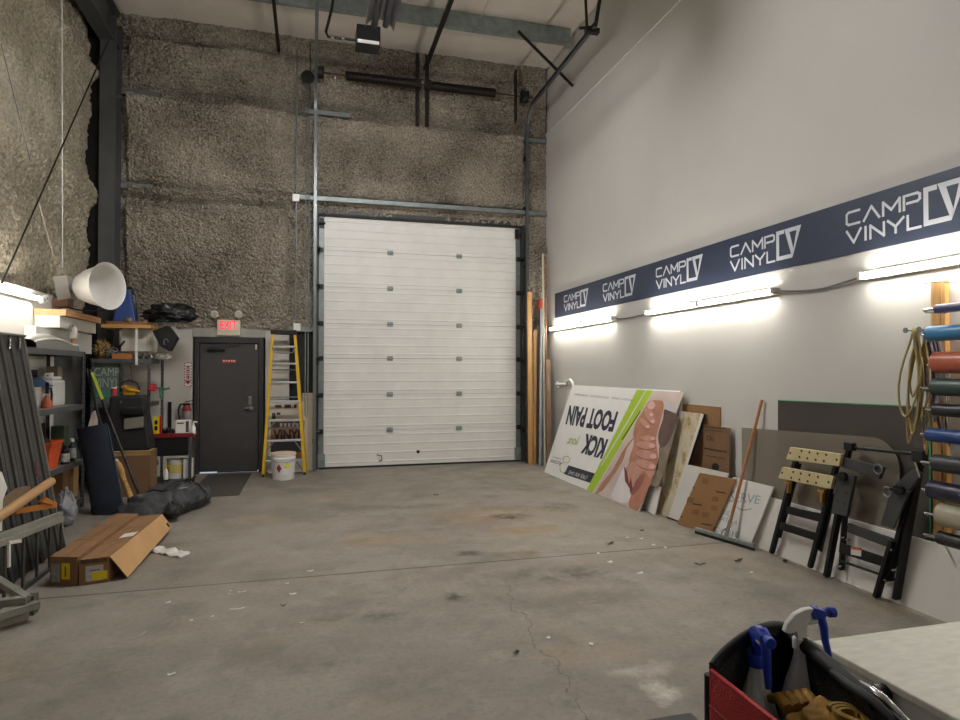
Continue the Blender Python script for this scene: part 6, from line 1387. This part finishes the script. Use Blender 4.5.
m = MB(); p = pB0+uB*.45+dB*.40+V((0, 0, hB_+.0015)); m.add([p, p+uB*.5+dB*.02, p+uB*.5+dB*.12, p+dB*.10]+[q_+V((0, 0, .002)) for q_ in (p, p+uB*.5+dB*.02, p+uB*.5+dB*.12, p+dB*.10)], MB.BF); m.build('top_label', WHITEB, tB)

DUF = mat('grey_duffel', '3b3b3d', .75, var=.15, vs=5, bump=.35, bs=40)
R = Matrix.Rotation(math.radians(-24), 3, 'Z')
t = thing('duffel_bag', 'large slumped dark grey duffel bag on the floor before the trolley', 'bag', (-1.62, 8.1, 0))
def duf(u, v):
    th = 2*math.pi*u; s = v*2-1
    taper = (1-abs(s)**3.2)**.5; y = .72*s
    w = .27*taper*(1+.12*noise.noise((s*3, th, 1))); hgt = .36*taper*(1 + .25*noise.noise((s*2.3, 2, 5)))*(.75+.25*(s*.5+.5))
    x = w*math.cos(th)*(1+.12*noise.noise((s*5, math.cos(th)*3, math.sin(th)*3))); z = hgt*(.5+.5*math.sin(th)) if math.sin(th) > -.6 else hgt*.2*(1+math.sin(th))*1.0
    fold = .022*math.sin(s*22+3*math.cos(th)+4*noise.noise((s*3, th, 7)))*(1 if math.sin(th) > -.2 else 0) + .04*noise.noise((x*7, y*5, z*7))
    p = R @ V((x+fold*math.cos(th), y, 0)); return (-1.62+p.x, 8.1+p.y, max(.003, z+fold))
m = MB(); m.grid(duf, 64, 80, True); m.build('body', DUF, t, smooth=True, ang=180)
def dtop(s, off=0.):      # a point just above the bag along its length
    best = max((V(duf(k/64, (s+1)/2)) for k in range(64)), key=lambda q_: q_.z - 3*abs((R.inverted() @ (q_-V((-1.62, 8.1, 0)))).x-off)); return best
for s0 in (-.25, .45):
    m = MB(); pts = [V(duf(k/64, (s0+1)/2)) for k in range(0, 33, 2)]; pts = [p+(p-V((-1.62+(R@V((0, .72*s0, 0))).x, 8.1+(R@V((0, .72*s0, 0))).y, .1))).normalized()*.006 for p in pts]; m.tube(pts, .014, 6); m.build('strap', BLACKM, t, smooth=True)
a, b2 = dtop(-.2, .05), dtop(.42, .05); m = MB(); m.tube([a, a.lerp(b2, .25)+V((.03, 0, .05)), a.lerp(b2, .5)+V((.05, 0, .06)), a.lerp(b2, .75)+V((.03, 0, .05)), b2], .013, 8); m.build('handle', BLACKM, t, smooth=True)
c = V((-1.44, 7.72, .0)); m = MB()
m.grid(lambda u, v: (lambda p: V((p.x, p.y, max(.006, p.z))))(V((-1.50, 7.70, .12))+V((.09*math.sin(math.pi*v)*math.cos(6.283*u), .13*math.sin(math.pi*v)*math.sin(6.283*u), .09*math.cos(math.pi*v))).xyz*(1+.3*noise.noise((u*9, v*7, 2)))), 30, 18, True); m.build('end_pocket', mat('dark_pocket', '1b1c1f', .7), t, smooth=True)
a = dtop(-.05, .16); m = MB()
for pts in ([(0, 0), (.03, .04), (.05, .03), (.02, .01)], [(.04, .0), (.09, .05), (.10, .02), (.06, -.01)], [(.0, -.03), (.06, -.01), (.05, -.04)]):
    m.poly([a+V((x, y*1.2, .012+x*.0)) for x, y in pts], (0, 0, 1), .002)
m.build('logo_mark', mat('logo_grey', '8f9194', .6), t)
m = MB(); p0, p1 = az_(141, 504, .02), az_(163, 484, .03); m.bar(p0, p1, .03, .04); tag(m.build('dark_bar', BLACKM), 'dark flat bar on the floor between wooden handle and duffel bag', 'bar')

# ================================================================== LADDER, BUCKET, MAT, SIGN BOARDS BY THE GREY DOOR
t = thing('step_ladder', 'tall yellow fibreglass step ladder beside the grey door', 'ladder', (-.41, 10.5, 0))
fl, fr_ = V((-.73, 10.52, 0)), V((-.10, 10.56, 0)); tlp, trp = V((-.605, 10.69, 2.29)), V((-.265, 10.70, 2.29))
for a, b2 in ((fl, tlp), (fr_, trp)):
    m = MB(); m.bar(a, b2, .042, .075, (0, 1, 0)); m.build('side_rail', YEL, t, bevel=.003)
bl_, br_ = V((-.76, 10.70, 0)), V((-.06, 10.72, 0))
for a, b2 in ((bl_, tlp+V((-.01, .07, -.02))), (br_, trp+V((.01, .07, -.02)))):
    m = MB(); m.bar(a, b2, .025, .05, (0, 1, 0)); m.build('rear_rail', mat('yellow_shade', 'a98a1c', .5), t, bevel=.003)  # rear rails: darker copy of the ladder yellow, shade put into the colour
m = MB(); m.bb(-.64, -.235, 10.63, 10.80, 2.265, 2.34); m.build('top_cap', BLACK, t, bevel=.012)
nst = 8; zst = [ay_(285, y, 10.5).z for y in (461, 441, 421, 402, 383, 364, 347)]
for z in zst:
    u = z/2.28; a, b2 = fl.lerp(tlp, u), fr_.lerp(trp, u)
    m = MB(); m.bar(a+V((.012, -.005, 0)), b2+V((-.012, -.005, 0)), .085, .03); m.build('step', mat('step_aluminium', 'b9bcbe', .4, .6), t, bevel=.003)
for z in zst[:3]:
    u = z/2.28; u2 = max(0, (z-.17)/2.28); a, b2 = fl.lerp(tlp, u), fr_.lerp(trp, u); a2, b22 = fl.lerp(tlp, u2), fr_.lerp(trp, u2)
    m = MB(); m.bar(a2+V((.015, -.03, 0)), a+V((.12, -.03, -.01)), .02, .006, (0, 1, 0)); m.build('step_brace', GALV, t)
    m = MB(); m.bar(b22+V((-.015, -.03, 0)), b2+V((-.12, -.03, -.01)), .02, .006, (0, 1, 0)); m.build('step_brace', GALV, t)
for z in (.25, .75, 1.25, 1.7):
    u = z/2.28; a, b2 = bl_.lerp(tlp+V((-.01, .07, -.02)), u), br_.lerp(trp+V((.01, .07, -.02)), u); m = MB(); m.bar(a, b2, .025, .02); m.build('rear_bar', GALV, t)
u = 2.05/2.28; a, b2 = fl.lerp(tlp, u), fr_.lerp(trp, u); m = MB(); m.tube([a+V((.01, -.04, 0)), a+V((.05, -.06, -.09)), (a+b2)/2+V((0, -.06, -.1)), b2+V((-.05, -.06, -.09)), b2+V((-.01, -.04, 0))], .010, 8); m.build('spreader', GREYP, t)
for p in (fl, fr_): m = MB(); m.box(p+V((0, -.0, .02)), (.04, .09, .04)); m.build('foot', BLACKM, t)
# bucket
c = az_(283, 480); c = V((c.x, c.y+.09, 0)); t = thing('plastic_bucket', 'white bucket with a red diamond label at the foot of the yellow ladder', 'bucket', c)
hb = .40; m = MB(); m.lathe([(0, .0), (.155, .0), (.16, .01), (.178, hb-.09), (.186, hb-.085), (.186, hb-.06), (.18, hb-.055), (.182, hb-.03), (.19, hb-.025), (.19, hb), (.175, hb), (.172, hb-.03), (0, hb-.035)], Matrix.Translation(c+V((0, 0, .001))), 36, cap=False); m.build('pail', mat('bucket_white', 'd8d5d3', .4, var=.02), t, smooth=True)
m = MB(); m.lathe([(.165, hb-.03), (.188, hb), (.19, hb+.008), (.17, hb+.012), (0, hb+.012)], Matrix.Translation(c+V((0, 0, .001))), 32, cap=False); m.build('lid', mat('peach_lid', 'd6b79b', .5), t, smooth=True)
def onbucket(a, z, e=.002): r = .16+.018*(z/.31)+e; return c+V((r*math.sin(a), -r*math.cos(a), z))
def patch(pts, e, mt, name):
    m = MB(); n = len(pts); m.poly([onbucket(a, z, e) for a, z in pts], (sum(math.sin(a) for a, z in pts)/n, -sum(math.cos(a) for a, z in pts)/n, 0), .0015); m.build(name, mt, t)
vw = math.atan2(-c.x, c.y)*0 - .0
patch([(-.55, .19), (-.33, .255), (-.10, .19), (-.33, .12)], .004, mat('diamond_red', '8e2230', .5), 'hazard_label')
patch([(.14, .195), (.62, .21), (.62, .26), (.14, .25)], .006, mat('lemon_label', 'd2cf36', .5), 'yellow_label')
patch([(-.05, .05), (.4, .06), (.4, .09), (-.05, .08)], .004, mat('faint_green', 'b9cfb0', .5), 'green_print')
m = MB(); m.tube([c+V((.19*math.cos(a), -.19*math.sin(a)*.99, hb-.07-.05*math.sin(a))) for a in [math.pi*k/14 for k in range(15)]], .004, 6); m.build('wire_handle', GALV, t, smooth=True)
# floor mat
m = MB(); m.bb(-1.60, -.93, 9.02, 10.90, 0.001, .010); tag(m.build('door_mat', mat('dark_mat', '3c3831', .9, var=.12, vs=20, bump=.3, bs=200), bevel=.003), 'dark rubber mat lying before the grey steel door', 'mat')
# boards behind the ladder
t = thing('sign_board', 'brown and white board with VINYL lettering standing behind the ladder', 'sign', (-.42, 10.9, 0))
a, b2 = ay_(269, 402, 10.93), ay_(306, 467, 10.93); zt1 = a.z
q = Sheet(V((a.x, 10.86, 0.0)), V((b2.x, 10.86, 0.0)), V((b2.x, 10.95, zt1)), V((a.x, 10.95, zt1)))
m = MB(); q.slab(m, .012); m.build('board', mat('sign_white', 'bdb3a6', .6, var=.05), t)
def band(y0, y1, mt, nm, x0=270.5, x1=304.5, l=.0008): m = MB(); m.poly([q.px(x, y, l) for x, y in ((x0, y1), (x1, y1), (x1, y0), (x0, y0))], q.n, .001); m.build(nm, mt, t)
band(420.5, 428.5, mat('sign_dark_brown', '3a2822', .6), 'top_band'); band(428.5, 441, mat('sign_brown', '80604c', .6, var=.06), 'brown_band'); band(441, 452, mat('sign_navy_black', '1d1d24', .6), 'navy_band'); band(452, 459, mat('sign_rust', '8e5638', .6), 'rust_band', 288, 304)
m = MB(); m.text('VINYL', [q.px(x, y) for x, y in ((273, 440), (303, 440), (303, 429.5), (273, 429.5))], q.n, .0018, .001, .045); m.build('lettering', mat('sign_letters', '2a1714', .6), t)
for x0, x1, y0, y1 in ((275, 281.5, 405, 407.5), (284.5, 291, 404.5, 408), (294, 296.5, 404.5, 408), (272, 275.5, 413, 419), (276.5, 280.5, 412.5, 415)):
    m = MB(); m.poly([q.px(x, y, .001) for x, y in ((x0, y1), (x1, y1), (x1, y0), (x0, y0))], q.n, .001); m.build('dark_print', mat('sign_print', '3b3431', .6, var=.2), t)
m = MB(); m.text('OF YOUR', [q.px(x, y) for x, y in ((277, 427), (299, 427), (299, 422.5), (277, 422.5))], q.n, .002, .001) if 0 else None
for k in range(5): m.poly([q.px(x, y, .002) for x, y in ((280+4*k, 426.5), (282.4+4*k, 426.5), (282.4+4*k, 423.2), (280+4*k, 423.2))], q.n, .001)
m.build('light_print', mat('sign_light_print', '9a8d84', .6), t)
a, b2 = ay_(300, 393, 10.98), ay_(312.5, 468, 10.98)
m = MB(); m.bb(-.145, b2.x, 10.965, 10.98, 0, a.z); tag(m.build('beige_panel', mat('beige_panel', 'a99d8b', .6, var=.06), bevel=.002), 'tall beige panel between the yellow ladder and the big door', 'board')
m = MB(); m.bb(-.09, b2.x-.085, 10.93, 10.955, 0, a.z-.05); tag(m.build('wood_strip', mat('pale_strip', 'b9ac98', .6, var=.1), bevel=.002), 'pale upright wood strip in front of the beige panel', 'board')
m = MB(); m.cyl((b2.x-.05, 10.99, a.z+.0), (b2.x-.05, 11.0, 2.33), .012, 8) if 0 else None

# ================================================================== SCRAPS ON THE FLOOR
def scrap(px, py, L_, W_, ang, mt, lab, name='paper_scrap', cat='scrap', curl=.012, group=None):
    c = az_(px, py); m = MB(); ca, sa = math.cos(ang), math.sin(ang)
    def fn(u, v):
        x = (u-.5)*L_*.72; y = (v-.5)*W_*.72; z = .003+curl*(.5+.5*noise.noise((px+u*3, py+v*3, 0)))*(.3+abs(u-.5)*1.4)
        return (c.x+x*ca-y*sa, c.y+x*sa+y*ca, max(.0015, z))
    m.grid(fn, 7, 4); b0 = len(m.v); m.v += [p-V((0, 0, .001)) for p in m.v]; m.f += [tuple(i+b0 for i in f)[::-1] for f in m.f]; m.fm += m.fm[:]
    return tag(m.build(name, mt, smooth=True), lab, cat, group)
PW = mat('scrap_white', 'c9c5bd', .7, var=.04)
t = thing('paper_towel', 'crumpled white paper towel on the floor beside the brown cartons', 'paper', az_(168, 552))
c = az_(167, 553); c1_ = az_(150, 549); c2_ = az_(186, 556.5); m = MB()
def pt_fn(u, v):
    p = c1_.lerp(c2_, u); w = .05*(1+.9*noise.noise((u*4, 3, 1))); n = V((.1, .25, 0)); return (p.x+(v-.5)*w, p.y+(v-.5)*.14*(1+.8*noise.noise((u*5, 1, 8))), .004+.035*abs(noise.noise((u*6, v*3, 2)))+.012*math.sin(u*9)**2)
m.grid(pt_fn, 26, 8); b0 = len(m.v); m.v += [V((p.x, p.y, .0015)) for p in m.v]; m.f += [tuple(i+b0 for i in f)[::-1] for f in m.f]; m.fm += m.fm[:]; m.build('towel', PW, t, smooth=True)
sc = [(142, 635, .10, .035, 1.1, 'grey paper strip alone on the floor past the cartons'), (171.5, 675, .055, .03, .3, 'white folded paper bit in the open floor below the grey strip'),
      (237, 609.5, .14, .02, .05, 'long thin white strip on the floor before the saw cut'), (242, 592.5, .09, .02, .1, 'thin white scrap touching the saw cut'), (212, 617, .03, .02, .5, 'tiny white chip near the long thin strip'),
      (230, 591.5, .03, .02, .2, 'tiny chip beside the thin scrap at the saw cut'), (229, 594.5, .03, .02, .9, 'tiny chip just below the saw cut'), (293, 594.5, .07, .03, .2, 'crumpled white scrap on the open floor below the saw cut'), (310, 571.5, .07, .035, .3, 'white scrap just above the saw cut'),
      (287, 584, .04, .02, .4, 'small white chip between saw cut and crumpled scrap'), (302, 623.5, .05, .015, .1, 'small bright sliver on the bare floor'), (168, 603, .05, .03, .5, 'pale speck below the saw cut past the cartons'), (191, 621, .03, .02, .5, 'white dot on the floor left bare of strips'),
      (610, 562.5, .07, .05, .5, 'white chip below the dark leaf'), (640, 573.5, .08, .03, .2, 'flat white chip near the squeegee side of the saw cut'), (653, 545.5, .06, .04, .4, 'white chip on the saw cut before the kraft board'), (627, 538, .05, .03, .6, 'white chip above the dark leaf'),
      (665, 548, .04, .03, .2, 'small white chip before the white panel'), (598, 554, .05, .03, .8, 'white chip on the saw cut below the big sign'), (548, 638.5, .035, .03, .3, 'white crumb beside the hairline crack'), (591, 645, .045, .035, .9, 'round white crumb on the pale floor patch'), (751, 573, .05, .03, .3, 'white chip before the first workbench'), (641, 539, .05, .03, .1, 'white chip above the saw cut before the kraft board')]
for i, (x, y, l, w, a, lab) in enumerate(sc): scrap(x, y, l, w, a, PW if i else mat('scrap_grey_paper', '8d8a84', .7), lab, group='paper scraps on the floor')
DKS = mat('dark_scrap', '26211c', .8, var=.2)
for (x, y, l, w, a, lab) in ((610, 544, .13, .05, .3, 'curled dark leaf on the floor below the big sign'), (738, 561.5, .14, .035, .4, 'dark splinter on the floor before the squeegee'), (642, 531.5, .05, .04, .2, 'small dark crumb before the kraft board'), (700, 565, .14, .03, -.2, 'flat dark sliver on the floor below the squeegee'),
                             (785, 562, .06, .05, .5, 'dark clump on the floor between the workbench legs'), (436, 495.5, .09, .05, .1, 'dark crumb on the floor before the white overhead door'), (516, 654, .05, .03, .3, 'dark crumb beside the hairline crack'), (283, 607, .05, .03, .2, 'black speck pair below the saw cut')):
    scrap(x, y, l, w, a, DKS, lab, 'debris_bit', 'scrap', .03, 'dark bits on the floor')

# ================================================================== LIGHT AND CAMERA
W = bpy.data.worlds.new('World'); SC.world = W; W.use_nodes = True
bg = W.node_tree.nodes['Background']; bg.inputs['Color'].default_value = (.9, .9, .9, 1); bg.inputs['Strength'].default_value = .0
cam = bpy.data.cameras.new('Camera'); co = bpy.data.objects.new('Camera', cam); COL.objects.link(co)
cam.sensor_width = 36; cam.lens = 36*FPX/960; cam.clip_start = .05; cam.clip_end = 60
B = -FW
co.matrix_world = Matrix(((RT.x, UP.x, B.x, 0), (RT.y, UP.y, B.y, 0), (RT.z, UP.z, B.z, EYE), (0, 0, 0, 1)))
SC.camera = co
vs_ = SC.view_settings; vs_.view_transform = 'Standard'; vs_.look = 'None'; vs_.gamma = 1; vs_.use_curve_mapping = False
vs_.exposure = .13
SC.cycles.use_denoising = True; SC.cycles.max_bounces = 8; SC.cycles.diffuse_bounces = 5; SC.cycles.sample_clamp_indirect = 8
